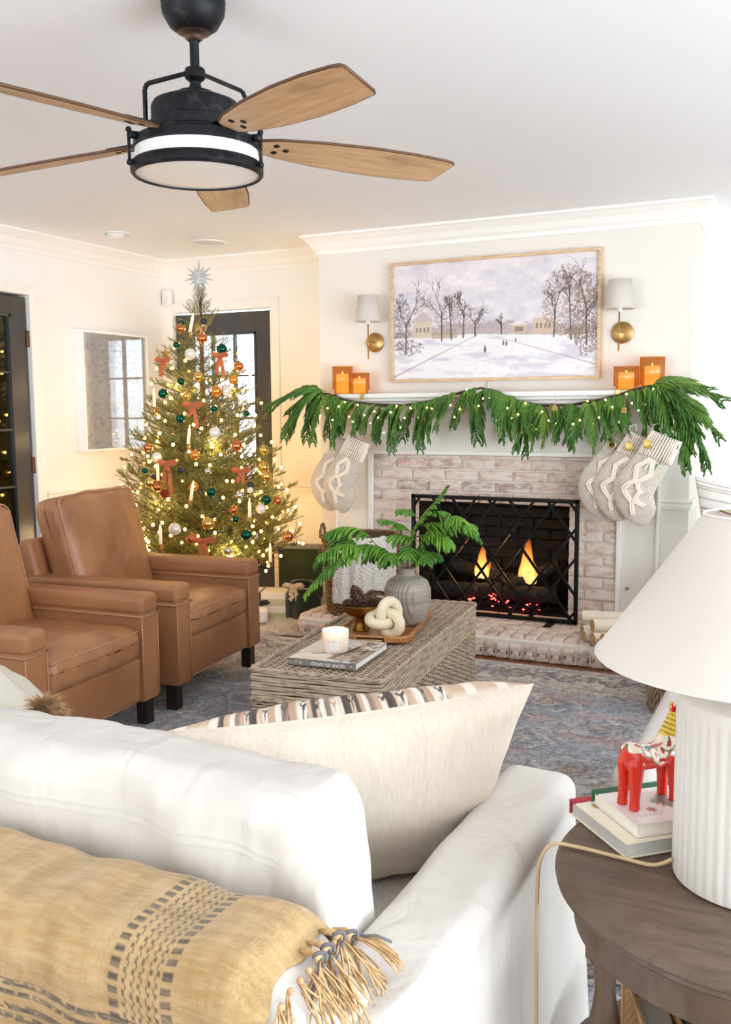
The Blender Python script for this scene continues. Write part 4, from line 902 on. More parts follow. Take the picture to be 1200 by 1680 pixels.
# ================================================================== CEILING FAN
FXc, FYc = -1.535, 2.158
fan = thing('ceiling_fan', 'aged black ceiling fan with five oak blades and a round drum light', 'ceiling fan', (FXc, FYc, 0))
b = MB(); b.lathe([(.0001, CZ), (.084, CZ), (.085, CZ-.012), (.082, CZ-.017), (.084, CZ-.024), (.081, CZ-.042), (.064, CZ-.072), (.042, CZ-.088), (.036, CZ-.090)], 48); can_ = b.build('canopy', FANMET, fan, 'auto')
b = MB(); b.lathe([(.044, CZ-.0875), (.03, CZ-.094), (.026, CZ-.094), (.024, CZ-.102), (.016, CZ-.108)], 36); b.build('canopy_collar', P('copper_edge_metal', (120, 100, 88), .4, m=.9), can_, True)
b = MB(); b.lathe([(.0125, CZ-.10), (.0125, 2.265), (.025, 2.262), (.027, 2.258), (.027, 2.238), (.02, 2.232), (.0145, 2.228), (.0145, 2.205)], 28); b.build('downrod', FANMET, fan, 'auto')
b = MB(); b.lathe([(.016, 2.218), (.020, 2.205), (.05, 2.2), (.055, 2.188), (.085, 2.184), (.112, 2.172), (.118, 2.160), (.118, 2.125), (.121, 2.122), (.121, 2.098), (.126, 2.094), (.128, 2.082), (.105, 2.078)], 56); b.build('motor_housing', FANMET, fan, 'auto')
camang = math.atan2(-FYc, -FXc)
for s_ in (-1, 1):      # bent strap arms from the rod down to the light
    a = camang+s_*R(90)+R(6); c_, s2 = math.cos(a), math.sin(a)
    pts = [(.02, 2.25), (.125, 2.215), (.132, 2.20), (.132, 2.11)]
    b = MB()
    for i in range(3):
        (r0, z0), (r1, z1) = pts[i], pts[i+1]; b.tube([(c_*r0, s2*r0, z0), (c_*r1, s2*r1, z1)], .0062, 4)
    b.build('strap_arm', FANMET, fan)
b = MB(); b.lathe([(.12, 2.084), (.158, 2.080), (.166, 2.074), (.168, 2.052), (.164, 2.050), (.160, 2.050)], 64); b.build('upper_ring', FANMET, fan, 'auto')
GLB = P('opal_glass', (236, 236, 234), .35, ec=(255, 252, 246), es=.0)
b = MB(); b.lathe([(.163, 2.056), (.163, 2.016)], 64); b.build('glass_band', GLB, fan, True)
b = MB(); b.lathe([(.163, 2.020), (.170, 2.018), (.176, 2.010), (.176, 1.992), (.171, 1.986), (.166, 1.985), (.163, 1.990), (.163, 2.0)], 64); b.build('lower_ring', FANMET, fan, 'auto')
b = MB(); b.lathe([(.1655, 1.9905), (.13, 1.986), (.08, 1.983), (.0001, 1.982)], 56); b.build('glass_diffuser', GLB, fan, True)
for k in range(3):
    a = camang+R([62, -68, 180][k]); c_, s2 = math.cos(a), math.sin(a); b = MB()
    b.tube([(c_*.186, s2*.186, 2.072), (c_*.186, s2*.186, 2.0)], .0042, 10); b.tube([(c_*.16, s2*.16, 2.07), (c_*.188, s2*.188, 2.07)], .010, 10); b.tube([(c_*.168, s2*.168, 2.004), (c_*.19, s2*.19, 2.004)], .006, 10)
    b.sphere((c_*.186, s2*.186, 2.082), .008, 12, 8); b.sphere((c_*.186, s2*.186, 2.0), .008, 12, 8); b.build('clamp_rod', FANMET, fan, True)
q = Mat('oak_blade'); q.col(q.mix(q.ramp(q.noise(5, 7, (1.2, 14, 1), .65, .8), [(.32, 0.), (.7, 1.)]), (222, 184, 142), (190, 148, 106)))
f_ = q.ramp(q.noise(2.5, 3, (1, 3, 1)), [(.62, 0.), (.75, .5)]); old = q.b.inputs['Base Color'].links[0].from_socket; q.col(q.mix(f_, old, (134, 100, 70))); q.set(r=.5); q.bump(q.noise(8, 6, (1, 20, 1)), .15, .001); BLADE = q.m
BEDGE = P('blade_edge', (92, 60, 36), .5)
r0_, r1_ = .165, .745
outl = [(r0_+.006, -.030), (.22, -.046), (.34, -.064), (.48, -.074), (.60, -.073), (.70, -.064), (.722, -.058), (.728, -.05), (.700, .052), (.692, .060), (.60, .070), (.48, .074), (.34, .066), (.22, .047), (r0_+.006, .031), (r0_-.004, .015), (r0_-.004, -.015)]
for k in range(5):
    a = R(-27.4+[1, 0, 0, -2, 2][k]+72*k); fb = E('blade_assembly'); bpy.data.objects.remove(fb)
    Mx = Matrix.Rotation(a, 4, 'Z') @ Matrix.Translation((0, 0, 2.088)) @ Matrix.Rotation(R(3.2), 4, 'Y') @ Matrix.Rotation(R(-13), 4, 'X')
    b = loft([[(x, y, .0035) for x, y in outl], [(x, y, -.0035) for x, y in outl]]); F = b.f; bl = b.build('blade', BLADE, None); bl.parent = fan; bl.matrix_local = Mx
    b = MB(); b.tube([(x, y, 0) for x, y in outl], .0040, 6, closed=True); b.build('blade_rim', BEDGE, bl, True)
    b = MB()
    for (x, y) in ((.215, .018), (.215, -.018), (.245, 0)): b.lathe([(.0001, -.0065), (.0065, -.006), (.009, -.0036), (.009, -.003)], 14, (x, y, 0))
    b.build('screw_caps', P('dark_screw', (40, 34, 30), .4, m=.6), bl, True)
    b = MB(); b.bbox(.09, .27, -.024, .024, .0042, .0095, .002, 1); o = b.build('blade_iron', FANMET, None, 'auto'); o.parent = fan; o.matrix_local = Mx
# ================================================================== GARLAND
ga = thing('pine_garland', 'green Norfolk pine garland on a dark twig draped along the mantel edge', 'garland', (-1.76, 5.15, 1.40))
gst = [(-2.80, 1.452), (-2.732, 1.444), (-2.60, 1.405), (-2.483, 1.386), (-2.36, 1.375), (-2.242, 1.374), (-2.12, 1.387), (-2.01, 1.408), (-1.87, 1.445), (-1.751, 1.468), (-1.68, 1.452), (-1.607, 1.421), (-1.52, 1.39), (-1.431, 1.370), (-1.34, 1.364), (-1.26, 1.367), (-1.16, 1.38), (-1.063, 1.398), (-.98, 1.42), (-.904, 1.446), (-.82, 1.462), (-.76, 1.46)]
gp = [Vector((x+1.76, .0, z-1.40)) for x, z in gst]
b = MB(); b.tube([(p.x, p.y-.005, p.z) for p in gp], [.0075+.0015*math.sin(i*2) for i in range(len(gp))], 8, jag=.06); b.build('twig', TWIG, ga, True)
r_ = random.Random(4)
def gpos(t_):
    ii = t_*(len(gp)-1); i = min(int(ii), len(gp)-2); return gp[i].lerp(gp[i+1], ii-i)
variants = []
for vi in range(6):
    L = .27; sp_ = bez([(0, 0, 0), (.06, -.03, .015), (.10, -.05, -.10), (.10+.02*vi/5, -.03, -L)], 16); b = MB(); b.tube(sp_, .0022, 5)
    fingers(b, sp_[1:], .135, Vector((0, .02, -1)), 50+vi, .0037, .0118, 1.15); tipbrush(b, sp_[10:], .0040); variants.append((b, vi))
vm = []
for b, vi in variants:
    o = b.build('sprig', NORF2, None, True); vm.append(o.data); bpy.data.objects.remove(o)
def spray(p, sc, rz, flip, tilt=0, vi=None):
    o = bpy.data.objects.new('sprig', vm[r_.randrange(6) if vi is None else vi]); COL.objects.link(o); o.parent = ga; o.location = p; o.rotation_euler = (R(r_.uniform(-12, 6)), R(tilt), R(rz)); o.scale = (sc*(-1 if flip else 1), sc, sc*r_.uniform(.85, 1.1)); return o
n = 60
for i in range(n):
    t_ = (i+.5)/n; p = gpos(t_); left = t_ < .43
    spray(p+Vector((0, -.01, 0)), r_.uniform(.62, .95)*(1.12 if .3 < t_ < .62 else 1), r_.uniform(-25, 25), left if r_.random() < .8 else not left, r_.uniform(-12, 12))
for (x, z, sc, rz, fl_, ti) in ((-2.76, 1.45, 1.0, 0, True, 38), (-2.78, 1.45, 1.1, 10, True, 20), (-2.74, 1.44, 1.0, -10, True, 5), (-2.8, 1.45, 1.15, 0, True, 52), (-2.72, 1.43, 1.15, 20, True, -5), (-2.70, 1.43, .8, 0, False, 0), (-2.82, 1.44, 1.1, 0, True, 14), (-2.79, 1.46, .9, -20, True, 60), (-2.75, 1.46, 1.2, 0, True, 28),
                            (-.82, 1.455, 1.0, 0, False, -42), (-.80, 1.455, 1.1, 10, False, -20), (-.84, 1.45, 1.15, -10, False, -6), (-.78, 1.455, 1.2, 0, False, -56), (-.74, 1.43, 1.1, 0, False, -14), (-.70, 1.34, 1.15, 20, False, -4), (-.70, 1.30, 1.1, 0, False, 6), (-.68, 1.28, 1.0, -15, False, 14), (-.72, 1.40, 1.15, 0, False, -30), (-.80, 1.46, .9, 0, False, -66), (-.70, 1.36, 1.0, 0, False, 0), (-.66, 1.2, .9, 0, True, 10), (-.86, 1.45, .9, 0, False, 2)):
    spray(Vector((x+1.76, -.012, z-1.40)), sc, rz, fl_, ti)
GBULB = emit('fairy_bulb', (255, 226, 130), 9)
gl = MB(); pts = [Vector((gst[0][0]+1.76+i*(gst[-1][0]-gst[0][0])/60, -.06+.02*math.sin(i*1.3), np.interp(gst[0][0]+i*(gst[-1][0]-gst[0][0])/60, [g_[0] for g_ in gst], [g_[1] for g_ in gst])-1.40-.075-.055*math.sin(i*1.9))) for i in range(61)]
gl.tube(pts, .0009, 4); lw_ = gl.build('light_wire', P('copper_wire', (176, 140, 84), .4, m=.8), ga)
b = MB(); b.sphere((0, 0, 0), .0048, 10, 7); bm0 = b.build('bulb', GBULB, ga, True); bme = bm0.data; bm0.location = pts[0]
for i in range(1, 61):
    o = bpy.data.objects.new('bulb', bme); COL.objects.link(o); o.parent = ga; o.location = pts[i]+Vector((0, -.01, r_.uniform(-.03, .03)))
# brass bells hanging in the garland
BELLG = P('gold_bell', (206, 176, 120), .25, m=1)
for (x, z, lab) in ((-1.475, 1.215, 'small gold bell hanging under the middle of the garland'), (-.93, 1.325, 'small gold bell near the right end of the garland'), (-1.30, 1.34, 'small gold bell right of the garland centre')):
    t = thing('bell', lab, 'bell', (x, 5.05, z), 0, 'bells in the garland')
    b = MB(); b.lathe([(.021, 0), (.019, .004), (.014, .018), (.011, .026), (.004, .031), (.0001, .032)], 24); b.build('bell_body', BELLG, t, True)
    b = MB(); b.tube([(0, 0, .03), (.002, 0, .10)], .001, 5); b.build('cord', P('jute_cord', (190, 160, 110), .8), t); b = MB(); b.sphere((0, 0, 0), .005, 10, 7); b.build('clapper', BELLG, t, True)
# ================================================================== STOCKINGS
q = Mat('cream_knit'); pos = q.obj(); kn = q.math('MULTIPLY', q.wave(36, 'X', .4), q.wave(30, 'Z', .4)); kn = q.math('ADD', kn, q.math('MULTIPLY', q.math('SUBTRACT', 1, q.wave(36, 'X', .4)), q.math('SUBTRACT', 1, q.wave(30, 'Z', .4)))); q.col(q.mix(q.ramp(kn, [(.0, 0.), (.45, 1.)]), (224, 204, 182), (250, 238, 221))); q.set(r=.95, sheen=.3); q.bump(kn, 1.0, .006); KNIT = q.m
KNIT2 = P('cream_cable_yarn', (244, 231, 213), .95, b=(160, .5, .002), sheen=.3)
def stocking(label, x, z, y, sc, rz, ty):
    """top centre of the cuff at (x,y,z)"""
    t = thing('knit_stocking', label, 'stocking', (x, y, z), R(rz), 'knitted Christmas stockings hanging from the mantel'); t.rotation_euler = (0, R(ty), R(rz)); t.scale = (sc, sc, sc)
    ctr = [(0, 0), (-.004, -.05), (-.012, -.10), (-.022, -.155), (-.034, -.21), (-.042, -.26), (-.044, -.300), (-.026, -.340), (.006, -.372), (.042, -.392), (.074, -.404), (.094, -.410)]
    wd = [.082, .084, .086, .090, .094, .099, .104, .100, .090, .080, .064, .030]; th = [.020, .024, .028, .032, .036, .038, .040, .038, .034, .030, .022, .008]
    c_ = bez_smooth(ctr, 4); ww = np.interp(np.linspace(0, 11, len(c_)), range(12), wd); tt = np.interp(np.linspace(0, 11, len(c_)), range(12), th)
    rings = []; dirs = []
    for i, p in enumerate(c_):
        a = c_[max(0, i-1)]; b_ = c_[min(len(c_)-1, i+1)]; d = np.array([b_[0]-a[0], b_[1]-a[1]]); d /= np.linalg.norm(d); nrm = np.array([-d[1], d[0]]); dirs.append(nrm)
        rings.append([(p[0]+nrm[0]*ww[i]*math.copysign(abs(math.cos(u))**.9, math.cos(u)), -tt[i]*math.copysign(abs(math.sin(u))**.8, math.sin(u)), p[1]+nrm[1]*ww[i]*math.copysign(abs(math.cos(u))**.9, math.cos(u))) for u in np.linspace(0, 2*PI, 40, endpoint=False)])
    b = loft(rings, False, True); b.fn(lambda v: v+np.stack([wob(v, .0025, 22, 3), wob(v, .003, 25, 4), wob(v, .0025, 20, 5)], 1)); b.build('sock_body', KNIT, t, True)
    b = MB()
    for k in range(19):   # ribbed cuff
        u = PI*k/18; b.tube([((.078+.001*j)*math.cos(u)-.0012*j, -.022*math.sin(u)-.0045-.0010*j, .008-.016*j) for j in range(9)], .0042, 6)
    b.build('ribbed_cuff', KNIT2, t, True)
    b = MB()
    def onb(u_, s_): # u_ along 0..1, s_ lateral -1..1
        i = u_*(len(c_)-1); i0 = int(i); p = np.array(c_[i0])+(np.array(c_[min(i0+1, len(c_)-1)])-np.array(c_[i0]))*(i-i0); d = dirs[i0]; th_ = tt[i0]*math.sqrt(max(0, 1-s_*s_))**.8
        return (p[0]+d[0]*ww[i0]*s_, -th_-.004, p[1]+d[1]*ww[i0]*s_)
    for sg in (-1, 1):
        for off in (0, .14):
            b.tube([onb(.22+.56*k/60, sg*(.36*(1-abs(((k/60*2.5) % 1)*2-1)))+sg*off) for k in range(61)], .0072, 6)
    b.tube([onb(.22+.10*k/8, 0) for k in range(9)], .005, 6)
    b.build('cable_braid', KNIT2, t, True)
    MB().tube([(-.078, -.002, .0), (-.085, 0, .03), (-.06, .004, .05), (-.045, .002, .02)], .004, 6).build('hanging_loop', KNIT2, t, True)
    return t
def bez_smooth(p, k):
    p = np.array(p); n = len(p); out = []
    for i in range(n-1):
        a, b_, c, d = p[max(i-1, 0)], p[i], p[i+1], p[min(i+2, n-1)]
        for j in range(k):
            t_ = j/k; out.append(.5*((2*b_)+(-a+c)*t_+(2*a-5*b_+4*c-d)*t_**2+(-a+3*b_-3*c+d)*t_**3))
    out.append(p[-1]); return [tuple(o) for o in out]
stocking('cream cable knit stocking hanging at the far left end of the mantel, behind its neighbour', -2.635, 1.16, 5.185, .97, 3, 21)
stocking('cream cable knit stocking second from the left on the mantel, overlapping the first', -2.515, 1.165, 5.125, .99, -4, 22)
stocking('cream cable knit stocking leftmost of the three on the right of the mantel', -.935, 1.20, 5.175, 1.0, 4, 22)
stocking('cream knit stocking in the middle of the right three, mostly covered', -.845, 1.195, 5.12, 1.0, 0, 22)
stocking('cream cable knit stocking rightmost and frontmost on the mantel', -.715, 1.20, 5.055, 1.04, -4, 22)
for (x, y, z, lab) in ((-1.0, 5.10, 1.155, 'round gold name tag on the leftmost right-hand stocking'), (-.905, 5.06, 1.15, 'square gold name tag on the middle right-hand stocking'), (-.80, 4.995, 1.165, 'pale gold tag on the frontmost right-hand stocking')):
    t = thing('name_tag', lab, 'tag', (x, y, z), 0, 'gold tags on the stockings'); b = MB()
    if 'round' in lab: b.tube([(.018*math.cos(a), 0, .018*math.sin(a)) for a in np.linspace(0, 2*PI, 28, endpoint=False)], .0035, 8, closed=True)
    else: b.bbox(-.019, .019, -.001, .001, -.022, .022, .0008, 1)
    b.build('tag_plate', P('gold_tag', (206, 172, 100), .35, m=.9, b=(220, .5, .001)), t, 'auto'); MB().tube([(0, 0, .02), (.002, 0, .05)], .001, 4).build('string', P('jute_cord', (190, 160, 110), .8), t)
for x, hl in ((-2.70, 'brass stocking hook left of the amber candle holders, holding the leftmost stocking'), (-2.52, 'brass stocking hook right under the left candle holders, holding the second stocking'), (-.99, 'brass stocking hook under the shorter right candle holder'), (-.86, 'brass stocking hook between the two right candle holders'), (-.72, 'brass stocking hook at the right end of the mantel shelf')):
    t = thing('stocking_hook', hl, 'hook', (x, 5.18, 1.446), 0, 'stocking hooks along the mantel'); b = MB(); b.bbox(-.012, .012, -.004, .05, .0008, .003, .001, 1); b.bbox(-.012, .012, -.0045, -.0015, -.035, .003, .001, 1); b.tube([(0, -.004, -.03), (0, -.016, -.036), (0, -.018, -.024)], .002, 6); b.build('hook_plate', BRASS, t)
# ================================================================== CHRISTMAS TREE
TX0, TY0 = -3.57, 5.0
tree = thing('christmas_tree', 'tall fir Christmas tree with warm lights in the corner by the back door', 'Christmas tree', (TX0, TY0, 0))
b = MB(); b.tube([(0, 0, .04), (.01, 0, .7), (0, .01, 1.4), (.01, .0, 2.06)], [.035, .03, .02, .006], 10, jag=.04); b.build('trunk', P('fir_bark', (96, 72, 56), .9, b=(70, .8, .004)), tree, True)
q = Mat('fir_needles'); oi = q.n('ObjectInfo'); q.col(q.mix(oi.outputs['Random'], (120, 136, 62), (156, 154, 80))); q.set(r=.55); FIR = q.m  # yellowed needle colour carries the golden glow of the tree lights
def firbranch(seed, L=1.0):
    r2 = random.Random(seed); b = MB(); stems = []
    def st(p, d, L_, depth):
        pts = [p]; m_ = 8
        for j in range(m_): d = (d+Vector((r2.uniform(-.06, .06), r2.uniform(-.06, .06), .035))).normalized(); pts.append(pts[-1]+d*(L_/m_))
        stems.append(pts); b.tube(pts, [.007*(1.3-depth*.45)*(1-.7*i/m_) for i in range(m_+1)], 4)
        if depth < 2:
            nn = 9 if depth == 0 else 3
            for k in range(nn):
                t_ = .22+.74*k/nn if depth == 0 else .3+.5*k/nn; i = int(t_*m_); s_ = 1 if k % 2 else -1
                dd = (d.normalized()*.75+Vector((0, s_, 0))*r2.uniform(.6, .95)+Vector((0, 0, r2.uniform(-.15, .3)))).normalized(); st(pts[i], dd, L_*(.48*(1.15-t_)+.08), depth+1)
    st(Vector((0, 0, 0)), Vector((1, 0, .05)).normalized(), L, 0)
    wood = b; b = MB(); V = []; F = []; k = 0
    for pts in stems:
        for i in range(1, len(pts)-1 if len(pts) > 2 else 1):
            p, q_ = pts[i], pts[i+1]; d = (q_-p).normalized(); u = d.orthogonal().normalized(); w2 = d.cross(u); seg = (q_-p).length; cnt = max(3, int(seg/.0062))
            for j in range(cnt):
                a = r2.uniform(0, 6.28); o_ = p.lerp(q_, j/cnt); nd = (d*.75+(u*math.cos(a)+w2*math.sin(a))).normalized(); ln = r2.uniform(.026, .042); sd = d.cross(nd).normalized()*.0030
                V += [tuple(o_+sd), tuple(o_-sd), tuple(o_+nd*ln)]; F.append((k, k+1, k+2)); k += 3
    b.add(V, F); return wood, b
fir = []
for i in range(6):
    wo, ne = firbranch(100+i); o1 = wo.build('branch', P('fir_bark', (96, 72, 56), .9), None, True); o2 = ne.build('needles', FIR, None); fir.append((o1.data, o2.data)); bpy.data.objects.remove(o1); bpy.data.objects.remove(o2)
def prof(z): return float(np.interp(z, [.3, .5, .65, 1.0, 1.25, 1.7, 1.95, 2.05], [.66, .70, .66, .56, .46, .30, .14, .05]))
r2 = random.Random(9); zs = []; z = .30; k = 0
while z < 2.03:
    nb = max(4, int(5+prof(z)*13)); 
    for j in range(nb):
        a = 2*PI*(j+r2.uniform(-.25, .25))/nb+k*.7; zz = z+r2.uniform(-.03, .03); Lb = prof(zz)*r2.uniform(.72, .97); v_ = r2.randrange(6)
        if TX0+math.cos(a)*Lb < LX+.03: Lb *= .85
        if TY0+math.sin(a)*Lb > BY-.05: Lb *= .9
        o = bpy.data.objects.new('branch', fir[v_][0]); COL.objects.link(o); o.parent = tree; o.location = (0, 0, zz); o.rotation_euler = (r2.uniform(-.3, .3), R(-r2.uniform(-6, 14)-(zz > 1.8)*30), a); o.scale = (Lb,)*3
        o_ = bpy.data.objects.new('needles', fir[v_][1]); COL.objects.link(o_); o_.parent = o; zs.append((a, zz, Lb))
    z += .062+.02*(z > 1.4); k += 1
for j in range(5):
    o = bpy.data.objects.new('branch', fir[j][0]); COL.objects.link(o); o.parent = tree; o.location = (0, 0, 2.0); o.rotation_euler = (0, R(-62-5*j), j*1.25); o.scale = (.15,)*3
    o_ = bpy.data.objects.new('needles', fir[j][1]); COL.objects.link(o_); o_.parent = o
WB = emit('warm_bulb', (255, 184, 84), 14)
lights = thing('string_lights', 'warm white fairy lights wound through the Christmas tree', 'string lights', (TX0, TY0, 0))
b = MB(); b.sphere((0, 0, 0), .0096, 8, 6); o = b.build('bulb', WB, lights, True); wme = o.data; bpy.data.objects.remove(o)
wp = []; NB = 285
for i in range(NB):
    f_ = (i+.5)/NB; z = .36+1.62*(1-math.sqrt(1-f_*.985)); a = i*2.39996*0+i*.61; rr = prof(z)*(r2.uniform(.55, .93)); p = (rr*math.cos(a), rr*math.sin(a), z+r2.uniform(-.03, .03))
    if TX0+p[0] < LX+.02: p = (LX+.03-TX0, p[1], p[2])
    o = bpy.data.objects.new('bulb', wme); COL.objects.link(o); o.parent = lights; o.location = p; wp.append(p)
MB().tube(wp, .0011, 3).build('wire', P('green_wire', (30, 52, 32), .6), lights)
for (z, rr, e) in ((.5, .42, 2.4), (.8, .38, 2.2), (1.15, .30, 1.8), (1.5, .2, 1.3), (1.85, .08, .7)):
    for k in range(3 if z < 1.7 else 1):
        a = k*2.1+z*3; l = bpy.data.lights.new('tree_glow', 'POINT'); l.energy = e*1.0; l.color = (1, .72, .38); l.shadow_soft_size = .03
        lo = bpy.data.objects.new('tree_glow', l); COL.objects.link(lo); lo.location = (rr*math.cos(a), rr*math.sin(a), z); lo.parent = lights
ORN = [(-3.604, 4.849, 1.884, 0.025, 'green'), (-3.593, 4.829, 1.857, 0.028, 'copper'), (-3.467, 4.895, 1.899, 0.021, 'charcoal'), (-3.436, 4.83, 1.792, 0.029, 'copper'), (-3.33, 4.884, 1.726, 0.029, 'green'), (-3.46, 4.738, 1.692, 0.031, 'pearl'), (-3.576, 4.757, 1.752, 0.019, 'green'), (-3.266, 4.969, 1.622, 0.028, 'copper'), (-3.252, 4.887, 1.537, 0.026, 'amber'), (-3.487, 4.671, 1.528, 0.02, 'green'), (-3.593, 4.634, 1.456, 0.027, 'green'), (-3.298, 4.767, 1.468, 0.029, 'amber'), (-3.432, 4.653, 1.439, 0.023, 'gold'), (-3.391, 4.721, 1.554, 0.027, 'gold'), (-3.287, 4.725, 1.362, 0.018, 'green'), (-3.449, 4.606, 1.306, 0.025, 'green'), (-3.26, 4.687, 1.22, 0.032, 'pearl'), (-3.26, 4.819, 1.468, 0.025, 'pearl'), (-3.195, 4.918, 1.388, 0.02, 'silver'), (-3.178, 4.908, 1.332, 0.017, 'green'), (-3.157, 4.76, 1.14, 0.03, 'copper'), (-3.082, 4.949, 1.108, 0.026, 'gold'), (-3.054, 4.894, 1.005, 0.03, 'gold'), (-3.038, 4.895, 0.95, 0.032, 'gold'), (-3.554, 4.505, 1.077, 0.028, 'pearl'), (-3.621, 4.474, 0.999, 0.017, 'green'), (-3.545, 4.461, 0.962, 0.018, 'charcoal'), (-3.561, 4.45, 0.932, 0.03, 'gold'), (-3.512, 4.448, 0.907, 0.024, 'copper'), (-3.386, 4.51, 1.004, 0.018, 'charcoal'), (-3.324, 4.573, 1.092, 0.026, 'amber'), (-3.247, 4.587, 0.996, 0.019, 'silver'), (-3.3, 4.517, 0.91, 0.026, 'amber'), (-3.207, 4.558, 0.877, 0.027, 'green'), (-3.068, 4.763, 0.907, 0.019, 'charcoal'), (-3.061, 4.751, 0.878, 0.017, 'pearl'), (-3.005, 4.838, 0.813, 0.027, 'green'), (-2.98, 4.926, 0.8, 0.025, 'copper'), (-3.004, 4.776, 0.764, 0.027, 'pearl'), (-3.101, 4.629, 0.769, 0.023, 'copper'), (-3.083, 4.62, 0.714, 0.018, 'green'), (-3.193, 4.498, 0.698, 0.032, 'gold'), (-3.36, 4.402, 0.669, 0.033, 'pearl'), (-3.028, 4.646, 0.622, 0.03, 'green'), (-3.262, 4.432, 0.614, 0.029, 'copper'), (-2.915, 4.942, 0.582, 0.03, 'copper'), (-2.913, 4.834, 0.515, 0.017, 'charcoal'), (-2.96, 4.712, 0.434, 0.016, 'charcoal'), (-3.451, 4.439, 0.87, 0.026, 'rust'), (-3.091, 4.678, 0.852, 0.022, 'silver'), (-3.09, 4.539, 0.538, 0.021, 'silver'), (-3.636, 4.528, 1.134, 0.024, 'copper')]
OL = ['dark green bauble highest on the left, just above a copper one', 'copper bauble high on the left under a dark green one', 'charcoal bauble highest on the right near the tree top', 'large copper bauble near the tree top, left of centre below the charcoal one', 'green bauble high on the right in front of the door glass', 'pearl white bauble in the upper middle of the tree', 'small green bauble high on the left edge, above the gold star', 'copper bauble hanging at the upper right edge before the door', 'amber bauble at the upper right, lowest of three by the door glass', 'small green bauble in the upper left half, right of the rust bow', 'green bauble at the left edge of the tree, level with the frame middle', 'large amber bauble right of centre in front of the bright glass', 'gold bauble left of centre above the middle orange bow', 'gold bauble near the trunk in the upper middle', 'small green bauble right of the middle orange bow', 'green bauble left of the middle orange bow tails', 'largest pearl bauble in the very middle of the tree', 'pearl bauble right of the large amber one before the glass', 'clear silver bauble at the right edge before the door glass', 'small green bauble at the right edge under the clear silver one', 'shiny copper bauble right of centre, beside the lower door glass', 'gold bauble at the right edge on the dark door, highest of three', 'gold bauble at the right edge, middle of three on the dark door', 'gold bauble at the right edge, lowest and largest of three on the dark door', 'pearl bauble at the left edge above the orange bow with long tails', 'small dark green bauble at the far left tip of the boughs', 'charcoal bauble at the left edge just above a gold one', 'large gold bauble at the left edge under a charcoal one', 'copper bauble at the left edge beside the large gold one', 'charcoal bauble in the left middle, right of the long orange bow', 'amber bauble in the centre, a little left below the white candle', 'small silver drop ornament in the centre of the tree', 'amber bauble left of centre in the lower half, behind the tilted candle', 'large dark green bauble right of the tilted white candle', 'charcoal bauble in the lower right half above a small pearl one', 'small pearl bauble directly under a charcoal one on the right', 'green bauble at the lower right edge beside the door frame', 'copper bauble at the right edge against the wall below the chair rail', 'pearl bauble at the lower right, under the green one', 'copper bauble in the lower middle right', 'small green bauble low, right of the lowest gold one', 'large gold bauble low in the middle of the tree', 'large pearl bauble low on the left above the recliner arm', 'large green bauble low on the right above the recliner arm', 'copper bauble low in the middle touching the lowest bow', 'large copper bauble at the far lower right bough tip', 'charcoal bauble hanging under the large copper one at the lower right', 'charcoal bauble lowest on the right beside the recliner arm', 'glittery rust red ornament at the lower left under the gold bauble', 'glittery silver ornament in the lower right half', 'silver ornament lowest in the middle above the recliner arm', 'copper bauble at the left edge, highest of the left cluster']
OC = dict(green=P('bauble_green', (14, 84, 66), .14, m=.75), copper=P('bauble_copper', (206, 128, 76), .16, m=.85), charcoal=P('bauble_charcoal', (48, 50, 54), .4, m=.3), pearl=P('bauble_pearl', (240, 232, 222), .22, m=.2, coat=.6), amber=P('bauble_amber', (226, 150, 70), .15, m=.6), gold=P('bauble_gold', (226, 186, 104), .14, m=.9), silver=P('bauble_silver', (214, 214, 214), .12, m=.95), rust=P('bauble_rust', (150, 58, 36), .35, m=.7, b=(400, 1, .002)))
CAP = P('ornament_cap', (196, 164, 96), .3, m=1)
om = {}
for c_ in OC:
    b = MB(); b.sphere((0, 0, 0), 1, 24, 16); o = b.build('bauble_ball', OC[c_], None, True); b = MB(); b.lathe([(.22, .93), (.22, 1.12), (.15, 1.16), (.0001, 1.16)], 12); b.tube([(0, 0, 1.16), (.08, 0, 1.28), (0, 0, 1.38), (-.08, 0, 1.28), (0, 0, 1.16)], .03, 5); o2 = b.build('cap', CAP, None, True); om[c_] = (o.data, o2.data); bpy.data.objects.remove(o); bpy.data.objects.remove(o2)
HOOKM = P('ornament_hook', (150, 130, 90), .4, m=.9)
for (x, y, z, r_o, c_), lab in zip(ORN, OL):
    t = thing('bauble', lab, 'ornament', (x, y, z), 0, 'ornaments on the Christmas tree')
    for me_, nm in zip(om[c_], ('ball', 'cap')): o = bpy.data.objects.new(nm, me_); COL.objects.link(o); o.parent = t; o.scale = (r_o*1.12,)*3
    MB().tube([(0, 0, r_o*1.35), (.002, .0, r_o*1.35+.018), (-(x-TX0)*.03, -(y-TY0)*.03, r_o*1.35+.028)], .0008, 4).build('hook', HOOKM, t)
VELV = P('orange_velvet', (206, 104, 44), .7, sheen=.8, n=(20, (166, 74, 30), .4, .7)); 
def ribbon(b, pts, w_, nrm):
    V = []; nrm = Vector(nrm).normalized()
    for i, p in enumerate(pts):
        p = Vector(p); d = (Vector(pts[min(i+1, len(pts)-1)])-Vector(pts[max(i-1, 0)])).normalized(); s_ = d.cross(nrm).normalized()*w_/2; V += [tuple(p+s_), tuple(p-s_), tuple(p-s_+nrm*.0012), tuple(p+s_+nrm*.0012)]
    F = []
    for i in range(len(pts)-1):
        for j in range(4): F.append((4*i+j, 4*i+(j+1) % 4, 4*i+4+(j+1) % 4, 4*i+4+j))
    F += [(0, 1, 2, 3), tuple(4*(len(pts)-1)+j for j in (3, 2, 1, 0))]; b.add(V, F)
